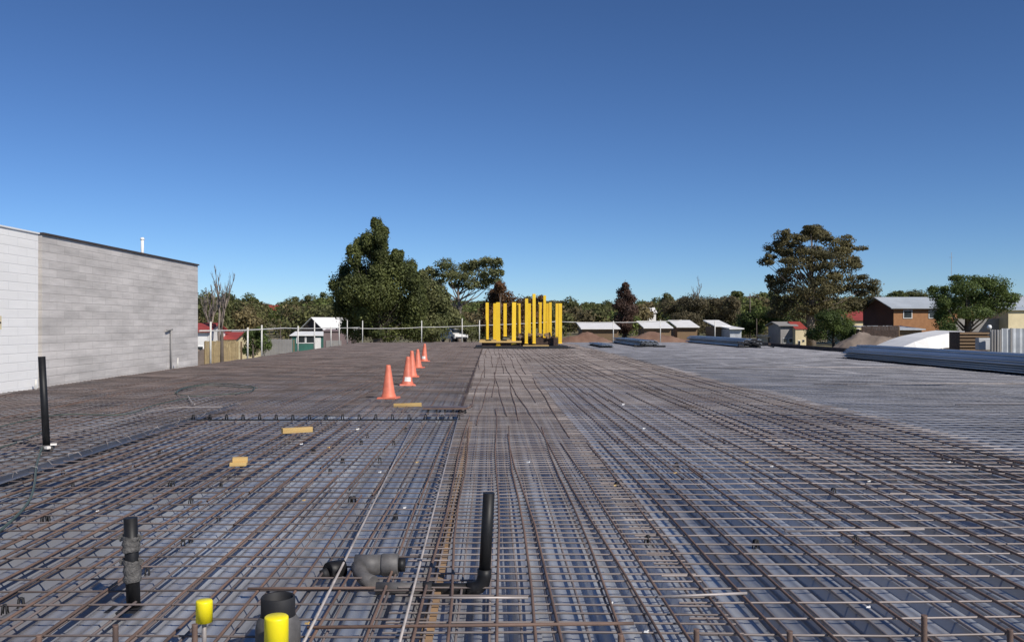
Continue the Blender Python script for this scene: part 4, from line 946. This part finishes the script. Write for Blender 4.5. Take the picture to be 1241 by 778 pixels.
# yellow dry bank at left
heap(215, 300, 416, 72, 'greydirt', 'dry yellowish bank beyond the end of the grey wall', 6)
def paling(px0, px1, py0, Y, label, m):
    x0, x1 = (px0-VX)/F*Y, (px1-VX)/F*Y; zb = G(px0, Y); zt = at(0, py0, Y).z; root = empty('paling_fence', (x0, Y, zb)); tag(root, label, 'fence'); mb = MB(); n = int((x1-x0)/.16)
    for i in range(n): mb.box((i*.16+.08, 0, (zt-zb)/2+rnd.uniform(-.03, .03)), (.145, .02, zt-zb))
    mb.build('palings', M[m], root)
    for i in range(5): MB().box(((x1-x0)*i/4, .08, (zt-zb)/2), (.1, .1, zt-zb-.1)).build('post', M['oldtimber'], root)
paling(248, 292, 413, 64, 'yellow brown paling fence beyond the end of the grey wall', 'drypaling')
paling(318, 356, 411, 92, 'grey paling fence right of the dark shrub', 'greywall')
paling(1045, 1090, 395, 92, 'dark paling fence behind the grey brown dirt heap', 'darktimber')
# utility poles
def upole(px, Y, top, label, r=.12, arm=1.6):
    zb = G(px, Y); root = empty('utility_pole', ((px-VX)/F*Y, Y, zb)); tag(root, label, 'utility pole'); h = at(0, top, Y).z-zb
    MB().tube([(0, 0, 0), (0, 0, h)], [r, r*.7], 8).build('pole', M['bark'], root)
    if arm: MB().box((0, 0, h-.5), (arm, .1, .12)).build('crossarm', M['bark'], root)
upole(909, 150, 356, 'wooden utility pole standing in front of the trees left of the tall gum tree')
upole(917, 100, 386, 'short pale pole right of the taller utility pole', .06, 0)
upole(269, 60, 401, 'dark thick post beside the shrub beyond the grey wall', .14, 0)
upole(340, 110, 394, 'thin pole beside the grey paling fence', .07, .8)
am = empty('aerial_mast', (at(1153, 0, 140).x, 140, 0)); tag(am, 'very thin aerial mast rising above the rounded green tree', 'mast')
MB().tube([(0, 0, 0), (0, 0, at(0, 306, 140).z)], .03, 6).build('mast', M['greywall'], am)
MB().tube([(-.3, 0, at(0, 312, 140).z), (.3, 0, at(0, 312, 140).z)], .02, 6).build('antenna', M['greywall'], am)

# parked vehicle
def ute(px, py, Y, label, rz):
    z = -.62; root = empty('parked_ute', ((px-VX)/F*Y, Y, z), R(rz)); tag(root, label, 'vehicle')
    prof = [(-2.3, .45), (-2.3, .95), (-1.2, 1.05), (-.6, 1.6), (.6, 1.62), (.9, 1.05), (2.3, 1.0), (2.35, .45)]
    W_ = .85; n = len(prof); vs = [(s*W_*(.86 if z_ > 1.2 else 1), x, z_) for s in (-1, 1) for x, z_ in prof]
    fs = [tuple(range(n))[::-1], tuple(range(n, 2*n))]+[(i, (i+1) % n, n+(i+1) % n, n+i) for i in range(n)]
    MB().add(vs, fs).build('body', M['white'], root, bevel=.04)
    MB().add([(-.70, -1.15, 1.10), (.70, -1.15, 1.10), (.64, -.68, 1.54), (-.64, -.68, 1.54)], [(0, 1, 2, 3)]).build('windscreen', M['glass'], root).location = (0, -.035, .02)
    for s in (-1, 1):
        MB().box((s*.81, -.05, 1.32), (.03, 1.0, .32)).build('side_window', M['glass'], root)
        MB().box((s*.62, -2.31, .8), (.3, .04, .14)).build('headlight', M['whitepatch'], root)
        for yy in (-1.5, 1.4):
            wv = MB().tube([(s*.70, yy, .36), (s*.90, yy, .36)], .36, 16).build('wheel', M['tyre'], root); MB().tube([(s*.895, yy, .36), (s*.915, yy, .36)], .2, 12).build('rim', M['edge'], wv)
    MB().box((0, -2.33, .55), (1.5, .06, .2)).build('bumper', M['matblack'], root)
for a in [(550, 412, 108, 'white utility vehicle parked beyond the far rim of the deck, left of the yellow posts', 25)]: ute(*a)
